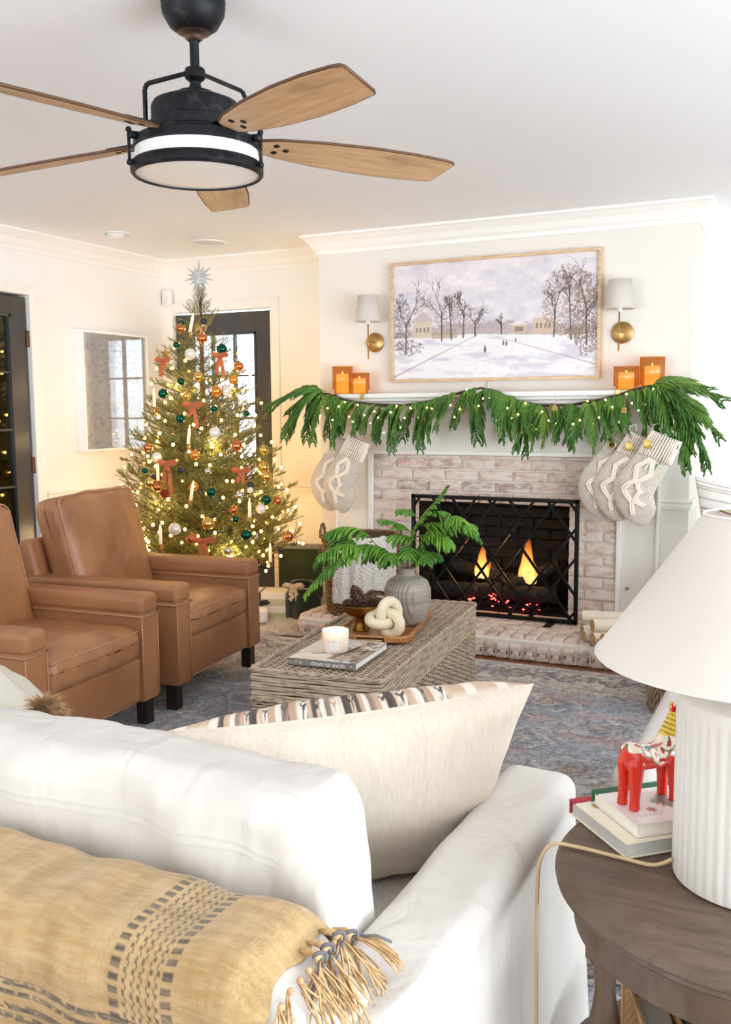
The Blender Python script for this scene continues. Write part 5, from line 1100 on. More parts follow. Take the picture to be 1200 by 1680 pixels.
def bow(name, label, cat, loc, rz, s, mat, w_=.026, tails=(1.0, 1.0), group=None, seed=0):
    """faces local -y"""
    t = thing(name, label, cat, loc, rz, group); r3 = random.Random(seed)
    for s_ in (-1, 1):
        b = MB(); ribbon(b, [(0, -.004, 0), (s_*.5*s, -.014, .22*s), (s_*.95*s, -.016, .28*s), (s_*1.12*s, -.006, .12*s), (s_*.9*s, .006, -.02*s), (s_*.45*s, .0, -.05*s), (0, 0, 0)], w_, (0, -1, .15)); b.build('loop', mat, t)
        L = tails[0 if s_ < 0 else 1]*s; b = MB(); ribbon(b, [(0, -.004, -.01), (s_*.18*s, -.012, -.5*L), (s_*.34*s, -.008, -1.1*L), (s_*.30*s+.01*r3.uniform(-1, 1), -.014, -1.7*L), (s_*.46*s, -.006, -2.3*L)], w_, (0, -1, 0)); b.build('tail', mat, t)
    b = MB(); b.sphere((0, -.006, 0), .011, 10, 8, (1, .8, 1.1)); b.build('knot', mat, t, True); return t
for i, ((x, y, z), s, tl_, lab) in enumerate([((-3.64, 4.70, 1.657), .035, (1.2, .6), 'rust velvet bow at the upper left edge beside the gold star'), ((-3.314, 4.84, 1.683), .04, (1.2, 1.4), 'orange velvet bow at the upper right with wide hanging tails'), ((-3.382, 4.64, 1.384), .05, (.5, 1.2), 'orange velvet bow in the middle of the tree'), ((-3.459, 4.48, 1.045), .05, (1.0, 1.5), 'orange velvet bow at the left edge with long tails'), ((-3.101, 4.72, .995), .045, (.7, .7), 'orange velvet bow right of centre in the lower half'), ((-3.187, 4.44, .604), .055, (.9, .9), 'orange velvet bow lowest in the middle above the recliner arm')]):
    bow('velvet_bow', lab, 'bow', (x, y, z), R(25), s, VELV, .022, tl_, 'velvet bows on the tree', i)
TAP = P('ivory_taper', (250, 240, 214), .5, ec=(255, 220, 150), es=.25)
for i, ((x, y, z), ti, lab) in enumerate([((-3.525, 4.83, 1.876), -14, 'tilted white clip candle near the top left of the tree'), ((-3.658, 4.63, 1.417), 0, 'white clip candle standing at the left edge in the upper half'), ((-3.379, 4.58, 1.198), -8, 'white clip candle in the middle of the tree'), ((-3.303, 4.485, .876), -12, 'tilted white clip candle left of the large green bauble'), ((-3.035, 4.70, .763), 0, 'white clip candle low on the right side of the tree'), ((-3.423, 4.35, .628), 0, 'white clip candle lowest on the left above the recliner'), ((-2.929, 4.75, .493), 0, 'white clip candle lowest on the right beside the green gift'), ((-3.511, 4.455, .986), 0, 'white clip candle at the left edge behind the long bow')]):
    t = thing('clip_candle', lab, 'candle', (x, y, z-.045), 0, 'clip candles on the tree'); t.rotation_euler = (0, R(-ti), 0)
    b = MB(); b.lathe([(.0001, 0), (.0095, 0), (.0095, .092), (.007, .096), (.0001, .096)], 14); b.build('candle_stick', TAP, t, True)
    b = MB(); b.lathe([(.016, .004), (.013, -.003), (.0001, -.004)], 14); b.bbox(-.004, .004, -.004, .02, -.03, -.003, .002, 1); b.build('clip', CAP, t, True)
    b = MB(); b.tube([(0, 0, .096), (0, 0, .102), (0, 0, .109), (0, 0, .118)], [.001, .004, .003, .0005], 8); b.build('flame', WB, t, True)
t = thing('gold_star', 'small gold star ornament at the upper left edge of the tree', 'ornament', (-3.626, 4.715, 1.701), R(25)); b = MB(); V = [(0, -.012, 0), (0, .012, 0)]; 
for k in range(10): a = PI/2+k*PI/5; rr = .042 if k % 2 == 0 else .017; V.append((rr*math.cos(a), 0, rr*math.sin(a)))
b.add(V, [(0, 2+k, 2+(k+1) % 10) for k in range(10)]+[(1, 2+(k+1) % 10, 2+k) for k in range(10)]); b.build('star_body', P('bauble_gold', (226, 186, 104), .14), t)
ts = thing('tree_topper', 'clear silver starburst topper at the tip of the Christmas tree', 'tree topper', (-3.56, 4.99, 2.185), R(25))
CLR = P('clear_acrylic', (226, 230, 232), .08, a=.75, m=.35, spec=.8)
for k in range(14):
    a = PI/2+k*2*PI/14; L = .098 if k % 2 == 0 else .078; L *= 1.1 if k == 0 else 1; d = Vector((math.cos(a), 0, math.sin(a))); u = Vector((-math.sin(a), 0, math.cos(a))); b = MB()
    V = [Vector((0, 0, 0))+d*.006, d*L*.42+u*.0095, d*L, d*L*.42-u*.0095, d*L*.4+Vector((0, -.007, 0)), d*L*.4+Vector((0, .007, 0))]; b.add([tuple(v) for v in V], [(0, 1, 4), (1, 2, 4), (2, 3, 4), (3, 0, 4), (0, 5, 1), (1, 5, 2), (2, 5, 3), (3, 5, 0)]); o = b.build('ray', CLR, ts)
    b = MB(); b.tube([tuple(d*.006), tuple(d*L*.42+u*.0095), tuple(d*L), tuple(d*L*.42-u*.0095)], .0011, 4, closed=True); b.build('ray_edge', P('bauble_silver', (214, 214, 214), .12), o)
b = MB(); b.sphere((0, 0, 0), .010, 10, 8); b.build('hub', P('bauble_silver', (214, 214, 214), .12), ts, True); MB().tube([(0, 0, -.01), (.0, 0, -.15)], .003, 6).build('stake', P('bauble_silver', (214, 214, 214), .12), ts)
# ================================================================== FUR, GIFTS, BASKET
FURM = P('ivory_fur', (252, 249, 243), .9)
fur = tag(E('sheepskin', (-3.1, 5.12, 0)), 'fluffy white sheepskin spread on the wood floor under the gifts', 'rug')
fo_ = [(1.0+.07*math.sin(5*a)+.05*math.sin(9*a+1)) for a in np.linspace(0, 2*PI, 60, endpoint=False)]
def furpt(a_, s_): i = int(a_/(2*PI)*60) % 60; r_ = fo_[i]*s_; return (.50*r_*math.cos(a_), .37*r_*math.sin(a_))
b = MB(); b.sheet(lambda u, v_: (*furpt(-u*2*PI*.9999, max(1-v_, .001)), .024*(1-(1-v_)**3)+.003), 60, 10); b.build('hide', FURM, fur, True)
rr_ = np.random.default_rng(3); V = []; F = []
for k in range(24000):
    a = rr_.uniform(0, 2*PI); s_ = math.sqrt(rr_.uniform(0, 1)); x, y = furpt(a, s_); z = .024*(1-s_**3)+.003; cl = math.sin(x*40+math.sin(y*31)*2)*.5+math.sin(y*47+x*11)*.5
    dx, dy = math.cos(a)*(.25+s_*.7)+cl*.5, math.sin(a)*(.25+s_*.7)+cl*.3-.25; L = rr_.uniform(.02, .038); up_ = .9-.5*s_; wv = .0016; aa = rr_.uniform(0, 6.28)
    wv = .0022; V += [(x+wv*math.cos(aa), y+wv*math.sin(aa), z), (x-wv*math.cos(aa), y-wv*math.sin(aa), z), (x+dx*L, y+dy*L, max(.003, z+up_*L))]; F.append((3*k, 3*k+1, 3*k+2))
stuff(MB().add(V, F).build('fur_pile', FURM, fur))
def giftbox(name, label, loc, rz, sx, sy, sz, mat, stripes=None):
    t = thing(name, label, 'gift', loc, R(rz)); MB().bbox(-sx/2, sx/2, -sy/2, sy/2, 0, sz, .006, 2).build('wrapped_box', mat, t, 'auto'); return t
GREENV = P('green_velvet_paper', (56, 72, 34), .75, n=(8, (40, 54, 26), .4, .7), sheen=.3)
giftbox('gift_box', 'large matte moss green gift box against the wall behind the basket', (-3.105, 5.45, .03), 14, .27, .24, .41, GREENV)
q = Mat('striped_paper'); sx_ = q.n('SeparateXYZ'); q.l(q.obj(), sx_.inputs[0]); fz = q.math('FRACT', q.math('MULTIPLY', sx_.outputs[2], 11.5)); q.col(q.ramp(fz, [(0, (196, 198, 168)), (.5, (236, 230, 222))], 'CONSTANT')); q.set(r=.6); STRP = q.m
g_ = giftbox('gift_box', 'pale green and white striped gift box with a black ribbon bow', (-3.165, 5.10, .03), 20, .26, .2, .17, STRP)
BLKR = P('black_velvet_ribbon', (20, 24, 20), .6, sheen=.4)
MB().bbox(-.045, -.028, -.1022, .1022, .0, .1722, .001, 1).build('ribbon_band', BLKR, g_)
b = bow('ribbon_bow', 'black ribbon bow on the striped gift box', 'bow', (-3.205, 5.12, .03), R(20), .055, BLKR, .02, (.5, .5)); b.location = (-3.165-.036*math.cos(R(20))+.106*math.sin(R(20)), 5.10-.036*math.sin(R(20))-.106*math.cos(R(20)), .03+.105)
DKV = P('dark_green_velvet', (10, 34, 26), .85, sheen=.6, n=(9, (18, 50, 38), .45, .7))
t = thing('gift_bag', 'dark green velvet gift sack tied with striped ribbon beside the basket', 'gift', (-2.925, 5.13, .03), R(10)); rings = []
for (r_, z) in ((.085, 0), (.1, .02), (.098, .09), (.088, .15), (.06, .185), (.04, .2), (.055, .225), (.07, .24), (.06, .236)): rings.append([(r_*(1+.10*math.sin(5*a+z*8))*math.cos(a)*1.1, r_*(1+.08*math.sin(7*a))*math.sin(a)*.8, z) for a in np.linspace(0, 2*PI, 40, endpoint=False)])
loft(rings, True, False).build('sack', DKV, t, True)
q = Mat('striped_ribbon'); q.col(q.ramp(q.math('FRACT', q.math('MULTIPLY', q.n('TexCoord').outputs['Generated'], 3)) if False else q.wave(60, 'X', 0, (1, 1, .3)), [(.4, (226, 196, 160)), (.55, (70, 56, 48)), (.7, (240, 224, 200))], 'CONSTANT')); q.set(r=.7); SRIB = q.m
MB().tube([(.048*math.cos(a)*1.1, .045*math.sin(a)*.85, .198) for a in np.linspace(0, 2*PI, 24, endpoint=False)], .006, 6, closed=True).build('tie', SRIB, t, True)
bw2 = bow('ribbon_bow', 'beige striped ribbon bow on the dark green gift sack', 'bow', (-2.955, 5.065, .245), R(20), .055, SRIB, .026, (.7, .9), seed=2)
t = thing('gift_box', 'small rounded gift in white printed paper beside the recliner arm', 'gift', (-3.16, 4.90, .032), R(30)); v, f = rbox(.19, .13, .09, .03, 3, 8); v = v+np.stack([wob(v, .006, 24, i) for i in range(3)], 1)+np.array([0, 0, .045])
MB().add(v, f).build('wrapping', P('printed_white_paper', (240, 234, 230), .6, n=(60, (184, 170, 176), .62, .7)), t, True)
# basket
bs = thing('wicker_basket', 'tall brown wicker basket with loop handle standing on the left end of the hearth', 'basket', (-2.49, 5.085, HZ+.002))
WIKB = P('brown_wicker', (150, 116, 84), .65, n=(34, (96, 68, 48), .4, .7), b=(200, .3, .001))
BR0, BR1, BHt = .205, .232, .45
b = MB(); b.lathe([(.0001, .006), (BR0-.012, .006), (BR1-.012, BHt), (BR1-.018, BHt), (BR0-.02, .012), (.0001, .012)], 40); b.build('basket_lining', P('trunk_lining', (92, 74, 60), .9), bs, True)
def bsk(i, k):
    a = 2*PI*k/96; r_ = BR0+(BR1-BR0)*i/36+.0055*math.cos(a*14+(PI if i % 2 else 0)); return (r_*math.cos(a), r_*math.sin(a), .01+i*.0122)
strands(bsk, 36, 97, .0056, 'woven_wall', WIKB, bs, 5)
for ph in (0, PI*2/3, PI*4/3):
    b = MB(); b.tube([((BR1+.004+.008*math.cos(k*.45+ph))*math.cos(2*PI*k/140), (BR1+.004+.008*math.cos(k*.45+ph))*math.sin(2*PI*k/140), BHt+.004+.008*math.sin(k*.45+ph)) for k in range(140)], .006, 5, closed=True); b.build('braided_rim', WIKB, bs, True)
for s_ in (math.pi+.3, .2):
    hs = MB(); c_ = Vector((math.cos(s_), math.sin(s_), 0)); u = Vector((-math.sin(s_), math.cos(s_), 0))
    for ph in (0, PI): hs.tube([c_*(BR1+.004+.004*math.cos(k*.8+ph))+u*(.07*math.cos(PI*k/24))+Vector((0, 0, BHt+.075*math.sin(PI*k/24)+.004*math.sin(k*.8+ph))) for k in range(25)], .006, 6)
    hs.build('handle', WIKB, bs, True)
# throw draped over the basket rim
q = Mat('white_waffle'); q.col(q.mix(q.ramp(q.vor(70, feat='F1'), [(.1, 0.), (.6, 1.)]), (240, 236, 230), (212, 206, 198))); q.set(r=.95, sheen=.3); q.bump(q.vor(70), 1.0, .006); WAF = q.m
th_ = thing('white_throw', 'white waffle knit throw hanging over the front of the wicker basket', 'blanket', (-2.49, 5.085, HZ+.002))
def drape(u, v_):
    a = R(-104)+R(96)*u; out = 1.0
    fold = .010*math.sin(u*19)+.006*math.sin(u*41+1)
    if v_ < .3: s_ = v_/.3; r_ = BR1-.08+.09*s_; z = BHt-.04+.065*math.sin(s_*PI*.5)+fold*.6
    else:
        s_ = (v_-.3)/.7; r_ = BR1+.016+.010*math.sin(min(1, s_*4)*PI/2)+fold*s_+fold*.4; Ld = .385-.10*u+.02*math.sin(u*9); z = BHt+.025-Ld*s_
    return (r_*math.cos(a), r_*math.sin(a), z)
o = MB().sheet(drape, 70, 50).build('throw_cloth', WAF, th_, True); md = o.modifiers.new('s', 'SOLIDIFY'); md.thickness = .006; md.offset = 1
# ================================================================== WHITE SOFA (foreground)
q = Mat('white_slipcover'); q.col(q.mix(q.ramp(q.noise(2.5, 3), [(.35, 0.), (.7, 1.)]), (216, 211, 204), (206, 200, 192))); q.set(r=.95, sheen=.0)
q.bump(q.noise(9, 3, (1, 1, .3), .45, .9), .5, .03); q.bump(q.noise(420, 2), .18, .001); SLIP = q.m
SEAM = P('slipcover_seam', (214, 209, 201), .9)
sofa = thing('slipcovered_sofa', 'large white slipcovered sofa in the foreground seen from behind', 'sofa', (-1.6, 1.35, 0))
so = (-1.6, 1.35, 0)
def sbox(name, x0, x1, y0, y1, z0, z1, r, n, g=None, mat=SLIP, k=4, par=None):
    v, f = rbox(x1-x0, y1-y0, z1-z0, r, k, n); v = v+np.array([(x0+x1)/2, (y0+y1)/2, (z0+z1)/2])
    if g: v = g(v)
    if par is None: v = v-np.array(so); par = sofa
    return MB().add(v, f).build(name, mat, par, True)
def gb(v):
    v = v.copy(); x, y, z = v.T; m_ = sm(-.585, -.435, x)*sm(.3, .6, z); v[:, 2] -= .115*m_; v += np.stack([wob(v, .002, 12, 1), wob(v, .003, 9, 2), wob(v, .003, 8, 3)*(z > .6)], 1)
    fl_ = sm(.4, .0, z); v[:, 1] -= .02*fl_*(y < .95); return v
sbox('back', -2.78, -.435, .845, 1.05, .015, .708, .065, 30, gb)
def ga_(v):
    v = v.copy(); x, y, z = v.T; v[:, 0] += np.where(x > -.5, .035*sm(.55, .05, z), 0)+wob(v*np.array([.2, 1, .5]), .004, 16, 5)*(z < .55)*(x > -.5); v[:, 2] += wob(v, .003, 12, 6)*(z > .5); return v
sbox('arm', -.578, -.422, .93, 1.885, .015, .618, .036, 30, ga_)
sbox('arm', -2.78, -2.63, .93, 1.885, .015, .605, .042, 10, ga_)
sbox('seat_base', -2.64, -.57, .95, 1.80, .015, .30, .03, 6)
sbox('seat_cushion', -1.62, -.58, 1.05, 1.86, .30, .45, .05, 14, lambda v: v+np.stack([0*v[:, 0], 0*v[:, 0], wob(v, .004, 9, 8)], 1))
sbox('seat_cushion', -2.62, -1.63, 1.05, 1.86, .30, .45, .05, 10)
def gc(v):   # back cushion, slumped
    v = v.copy(); x, y, z = v.T; cx = (x+1.06)/.47; cz = (z-.64)/.22
    v[:, 1] += np.where(y > 1.16, 1, -1)*.03*np.clip(1-cx**2, 0, 1)*np.clip(1-cz**2, 0, 1)
    v[:, 2] += (z > .6)*(-.016*np.clip(cx, 0, 1)**2+wob(v*np.array([1, .5, 1]), .006, 10, 12)); v[:, 0] += (x > -.7)*(.03*(1-cz)*.5-.02)
    v += np.stack([wob(v, .003, 18, 13), wob(v*np.array([1, 1, .25]), .013, 24, 14), wob(v, .002, 20, 15)], 1); v[:, 1] += -.05*(z-.44)+.03; return v
bc = sbox('back_cushion', -1.55, -.575, 1.075, 1.235, .44, .832, .05, 44, gc)
pts = np.array([[-1.5+.86*i/50, 1.12, .75] for i in range(51)])
for dz in (0, .012):
    P_ = []
    for i in range(51):
        x = -1.50+.85*i/50; z = .765-.012*np.clip((x+1.06)/.47, 0, 1)**3+dz-.02; p = np.array([[x, 1.0755, z]]); p = gc(p)[0]; P_.append((p[0]-so[0], p[1]-so[1]-.0012, p[2]))
    MB().tube(P_, .0011, 4).build('stitch_line', SEAM, bc)
# ---- woven throw over the sofa back
thw = tag(E('woven_throw', (-1.2, .95, .72)), 'tan woven throw with charcoal plaid stripes and knotted fringe over the sofa back', 'blanket')
q = CM('burlap_weave', .95, sheen=.2); wv = q.math('MULTIPLY', q.wave(240, 'X', .6), q.wave(240, 'Y', .6)); q.bump(q.noise(330, 3, (1, .5, 1)), .7, .0022); q.bump(q.noise(330, 3, (.35, 1, 1)), .5, .002)
cc = q.mix(q.ramp(q.noise(160, 4, (.18, 1, 1)), [(.4, 0.), (.75, .35)]), q.attr, (214, 188, 146)); cc = q.mix(q.ramp(q.noise(140, 4, (1, .2, .2)), [(.45, 0.), (.75, .25)]), cc, (150, 118, 74)); q.col(cc); BUR = q.m
def thpath(s_):   # s in metres along the cloth from the inner side over the top to behind
    y0, y1, zt, r_ = .834, 1.058, .720, .062; L1 = .10; A_ = PI/2*r_; L2 = (y1-y0)-2*r_
    if s_ < L1: return y1, zt-r_-(L1-s_)
    s_ -= L1
    if s_ < A_: a = s_/r_; return y1-r_+r_*math.cos(a), zt-r_+r_*math.sin(a)
    s_ -= A_
    if s_ < L2: return y1-r_-s_, zt
    s_ -= L2
    if s_ < A_: a = s_/r_; return y0+r_-r_*math.sin(a), zt-r_+r_*math.cos(a)
    s_ -= A_; return y0-.01*min(1, s_*4), zt-r_-s_
SL, TX1, TX2 = .66, -1.75, -.535
def thf(u, v_):
    s_ = SL*v_; y, z = thpath(s_); x = TX1+(TX2-TX1)*u; edge = .006*math.sin(s_*60)*(u > .999); w1 = .0025*math.sin(x*23+s_*9)+.002*math.sin(x*51+2); z2 = z+w1-.115*float(sm(-.585, -.435, x)); return (x+edge+1.2-.02*math.sin(s_*7)*u, y+w1*.5-.95, z2-.72)
TNU, TNV = 560, 300
o = MB().sheet(thf, TNU, TNV).build('woven_cloth', BUR, thw, True)
i_ = np.arange((TNU+1)*(TNV+1)); uu = (i_ % (TNU+1))/TNU; ss = (i_//(TNU+1))/TNV*SL; xx = TX1+(TX2-TX1)*uu
c = np.tile(np.array([184, 152, 104.]), (len(i_), 1)); c += ((fbm(xx*40, ss*8, 3, 1)-.5)*46)[:, None]+((fbm(xx*8, ss*60, 3, 4)-.5)*40)[:, None]
def dark(m_, a=.82):
    global c; m_ = np.clip(m_, 0, 1)*a; c = c*(1-m_[:, None])+np.array([62, 56, 52.])*m_[:, None]
chk = lambda a, b_: (((np.floor(a)+np.floor(b_)) % 2) == 0)
for x0 in (-.705, -1.36):   # bands running over the back
    for off, w_ in ((-.040, .0075), (.040, .0075)): dark((np.abs(xx-x0-off) < w_)*(((ss/.016) % 1) < .58))
    for off in (-.022, -.010, .002, .014, .026): dark((np.abs(xx-x0-off+.001) < .0032)*chk(ss/.007, xx/.0055), .75)
for s0 in (.452,):
    for off in (-.026, -.012, .006, .020): dark((np.abs(ss-s0-off) < .0042)*(vnoise(xx*160, ss*200, 3) > .28), .8)
for s0, w_ in ((.135, .003),): dark((np.abs(ss-s0) < w_)*(vnoise(xx*90, ss*20, 9) > .3), .7)
dark((np.abs(xx+1.235) < .003)*chk(ss/.004, xx/.003), .7)
cl_ = np.clip(c/255, 0, 1); cl_ = np.where(cl_ <= .04045, cl_/12.92, ((cl_+.055)/1.055)**2.4); at_ = o.data.color_attributes.new('Col', 'FLOAT_COLOR', 'POINT'); at_.data.foreach_set('color', np.concatenate([cl_, np.ones((len(cl_), 1))], 1).ravel())
md = o.modifiers.new('s', 'SOLIDIFY'); md.thickness = .004; md.offset = 1
JUT = P('jute_yarn', (212, 178, 130), .9, n=(60, (168, 130, 86), .4, .7)); GRY = P('grey_yarn', (112, 108, 108), .9)
r3 = random.Random(12)
def fringe(p, dirv, L, n, mat, spread=.35):
    b = MB()
    for k in range(n):
        d = (Vector(dirv)+Vector((r3.gauss(0, spread), r3.gauss(0, spread), r3.gauss(0, spread*.6)))).normalized(); q_ = [Vector(p)]
        for j in range(6): d = (d+Vector((r3.gauss(0, .18), r3.gauss(0, .18), -.16))).normalized(); q_.append(q_[-1]+d*L*r3.uniform(.8, 1.1)/6)
        b.tube(q_, [.0014]*6+[.0006], 4)
    return b
for k in range(22):   # knots along the right edge
    s_ = .13+k*.022; y, z = thpath(s_); z2 = z-.115*float(sm(-.585, -.435, TX2)); p = (TX2+1.2, y-.95, z2-.72+.002)
    b = fringe(p, (.55 if s_ < .3 else .25, -.15, -.25 if s_ < .3 else -1), .085+.02*r3.random(), 5, JUT, .13); b.sphere((p[0]+.004, p[1], p[2]), .0045, 8, 6); stuff(b.build('fringe_knot', JUT, thw, True))
for (s_, dv, L) in ((.15, (1, .35, .12), .085), (.19, (.25, -.7, -.5), .10), (.22, (.6, -.4, -.6), .11), (.24, (.15, -.8, -.6), .09)):
    y, z = thpath(s_); z -= .115*float(sm(-.585, -.435, TX2)); p = (TX2+1.2+.008, y-.95, z-.72+.006); b = fringe(p, dv, L, 12, JUT, .16); b.tube([(p[0]-.03, p[1]+.005, p[2]), (p[0]-.01, p[1], p[2]+.006), p], [.003, .005, .006], 8); o = stuff(b.build('tassel', JUT, thw, True))
    b = MB(); b.tube([Vector(p)+Vector((.008*math.cos(a), .004*math.sin(a*2), .008*math.sin(a))) for a in np.linspace(0, 6, 14)], .003, 6); b.tube([p, Vector(p)+Vector(dv)*.03, Vector(p)+Vector(dv)*.05+Vector((0, 0, -.01))], .0022, 5); b.build('tassel_knot', GRY, o, True)
# ---- large linen pillow with striped kilim front
def pillow(name, label, TL, TR, BL, BR_, tf, tb, mat_f, mat_b, cf=None, res=60, group=None, seed=1, ears=.06, cat='pillow', wr=.004, fold=0):
    TL, TR, BL, BR_ = [np.array(a, float) for a in (TL, TR, BL, BR_)]; cen = (TL+TR+BL+BR_)/4; t = thing(name, label, cat, tuple(cen), 0, group)
    nrm = np.cross((TR-TL)+(BR_-BL), (TL-BL)+(TR-BR_)); nrm /= np.linalg.norm(nrm)   # points toward the viewer side (back)
    def surf(side):
        def fn(u, v_):
            a, b_ = 2*u-1, 2*v_-1; pa = a*(1-ears*(1-b_*b_)); pb = b_*(1-ears*(1-a*a)); uu_, vv = (pa+1)/2, (pb+1)/2
            p = BL*(1-uu_)*(1-vv)+BR_*uu_*(1-vv)+TL*(1-uu_)*vv+TR*uu_*vv; h = (max(0, 1-a*a)*max(0, 1-b_*b_))**.42
            rip = math.sin(a*17+seed)*math.exp(-((1-b_)*4))*.5+math.sin(a*23+2)*math.exp(-((1+b_)*4))*.4+math.sin(b_*15+seed)*math.exp(-((1-abs(a))*4))*.4
            w_ = wr*(math.sin(a*5.1+b_*3+seed)+math.sin(b_*7.7-a*2+seed*2)*.6+1.6*rip)*min(1, h*3)
            return tuple(p+nrm*(side*((tb if side > 0 else tf)*h)+w_*side)-cen)
        return fn
    f_ = MB().sheet(surf(-1), res, res); f_.f = [q_[::-1] for q_ in f_.f]; fo = f_.build('front_face', mat_f, t, True)
    bo = MB().sheet(surf(1), res, res).build('back_face', mat_b, t, True)
    def edge(a, b_): return surf(1)(a, b_)
    loop = [edge(k/24, 1) for k in range(25)]+[edge(1, 1-k/24) for k in range(1, 25)]+[edge(1-k/24, 0) for k in range(1, 25)]+[edge(0, k/24) for k in range(1, 24)]
    MB().tube(loop, .0028, 6, closed=True).build('seam', SLIP if mat_b.name.startswith('ivory_tick') else mat_b, t, True); return t, fo, bo
q = Mat('oat_linen'); q.col(q.mix(q.ramp(q.noise(150, 3, (1, 1, .2)), [(.3, 0.), (.7, 1.)]), (224, 213, 196), (216, 203, 184))); q.set(r=.92, sheen=.1); q.bump(q.noise(320, 3, (1, 1, .5)), .25, .001); q.bump(q.noise(8, 3, (2, 2, .5), .5, .8), .35, .02); LINEN = q.m
q = CM('kilim_weave', .95); q.bump(q.noise(190, 3, (.4, .4, 1.4)), .7, .003); KIL = q.m
t, fo, bo = pillow('striped_pillow', 'large oatmeal linen pillow with a striped kilim front leaning on the sofa arm', (-1.035, 1.30, .795), (-.464, 1.672, .852), (-.93, 1.50, .42), (-.60, 1.76, .46), *(.17, .10), KIL, LINEN, res=240, wr=.0035, ears=.07)
n_ = 241; i_ = np.arange(n_*n_); U = (i_ % n_)/(n_-1); Vv = (i_//n_)/(n_-1)
c = np.tile(np.array([226, 212, 192.]), (len(i_), 1)); rr_ = np.random.default_rng(8); x_ = 0; pal = [(96, 84, 78), (206, 176, 148), (236, 228, 214), (150, 132, 118), (196, 164, 138), (232, 222, 206), (84, 74, 70), (214, 190, 164)]; k = 0
while x_ < 1:
    w_ = rr_.uniform(.010, .024); m_ = (U >= x_)*(U < x_+w_); colr = np.array(pal[k % 8], float); tex = (vnoise(U*200, Vv*26, k)-.5)*30
    c[m_] = (colr+tex[:, None])[m_]
    if k % 3 == 1: mm = m_*(((Vv*34+k*.5+np.abs((U-x_)/w_-.5)*1.2) % 1) < .45); c[mm] = (90, 80, 76) if k % 2 else (240, 232, 220)
    x_ += w_; k += 1
for (a0, a1) in ((.0, .14), (.78, 1.0)):     # end panels woven crosswise
    m_ = (U >= a0)*(U < a1); st_ = (Vv*30) % 4; base_ = np.where((st_ < 1)[:, None], (92, 82, 76), np.where((st_ < 2)[:, None], (208, 180, 152), np.where((st_ < 3)[:, None], (234, 226, 212), (160, 138, 122)))); blk = ((np.floor(U*34)+np.floor(Vv*30)) % 3 == 0); base_ = np.where(blk[:, None], (236, 228, 214), base_); c[m_] = base_[m_]
def setcol(o, c):
    cl_ = np.clip(c/255, 0, 1); cl_ = np.where(cl_ <= .04045, cl_/12.92, ((cl_+.055)/1.055)**2.4); at_ = o.data.color_attributes.new('Col', 'FLOAT_COLOR', 'POINT'); at_.data.foreach_set('color', np.concatenate([cl_, np.ones((len(cl_), 1))], 1).ravel())
setcol(fo, c)
# ---- tan tasselled pillow peeking over the sofa cushion
TANF = P('tan_goat_hair', (204, 166, 120), .9, n=(60, (150, 112, 74), .4, .7)); 
t, fo, bo = pillow('tasselled_pillow', 'pillow with a tan hairy corner tassel peeking over the sofa cushion at left', (-1.80, 1.60, .775), (-1.40, 1.395, .755), (-1.77, 1.66, .50), (-1.41, 1.50, .49), .06, .06, P('sage_linen', (206, 200, 184), .9), P('sage_linen', (206, 200, 184), .9), res=24)
V = []; F = []; k = 0
for j in range(1500):
    a = r3.uniform(0, 2*PI); el = r3.uniform(-.5, 1.3); d = Vector((math.cos(a)*math.cos(el), math.sin(a)*math.cos(el), math.sin(el))); d = (d+Vector((.7, -.2, -.1))).normalized(); p0 = Vector((.182, -.142, .118))+d*.006; L = r3.uniform(.035, .062); q1 = p0+d*L*.6+Vector((0, 0, -.002)); q2 = q1+d*L*.4+Vector((0, 0, -.012)); s_ = d.orthogonal().normalized()*.0012
    V += [tuple(p0+s_), tuple(p0-s_), tuple(q1-s_), tuple(q1+s_), tuple(q2)]; F += [(k, k+1, k+2, k+3), (k+3, k+2, k+4)]; k += 5
stuff(MB().add(V, F).build('hair_tassel', TANF, t))
# ================================================================== SIDE TABLE, LAMP, BOOKS, HORSE
q = Mat('weathered_walnut'); q.col(q.mix(q.ramp(q.noise(9, 7, (1, 5, 1), .65, .6), [(.3, 0.), (.75, 1.)]), (84, 65, 52), (122, 101, 84))); f_ = q.ramp(q.noise(4, 5), [(.45, 0.), (.75, .6)]); old = q.b.inputs['Base Color'].links[0].from_socket; q.col(q.mix(f_, old, (74, 52, 40))); q.set(r=.5); q.bump(q.noise(30, 6, (1, 4, 1)), .3, .0015); WAL = q.m
SCX, SCY, SZ = -.05, 1.505, .652
st = thing('side_table', 'round weathered brown two-tier side table beside the sofa arm', 'table', (SCX, SCY, 0))
b = MB(); r_ = .315; b.lathe([(.0001, SZ), (r_-.016, SZ), (r_-.008, SZ-.002), (r_-.004, SZ-.007), (r_, SZ-.012), (r_+.001, SZ-.017), (r_-.004, SZ-.021), (r_-.001, SZ-.026), (r_-.006, SZ-.031), (r_-.012, SZ-.034), (.0001, SZ-.034)], 96); b.build('table_top', WAL, st, 'auto')
b = MB(); b.lathe([(r_-.03, SZ-.033), (r_-.03, SZ-.095), (r_-.045, SZ-.095), (r_-.045, SZ-.033)], 72); b.build('apron', WAL, st, 'auto')
b = MB(); b.lathe([(.0001, .262), (r_-.01, .262), (r_-.002, .256), (r_-.002, .246), (r_-.01, .24), (.0001, .24)], 72); b.build('lower_shelf', WAL, st, 'auto')
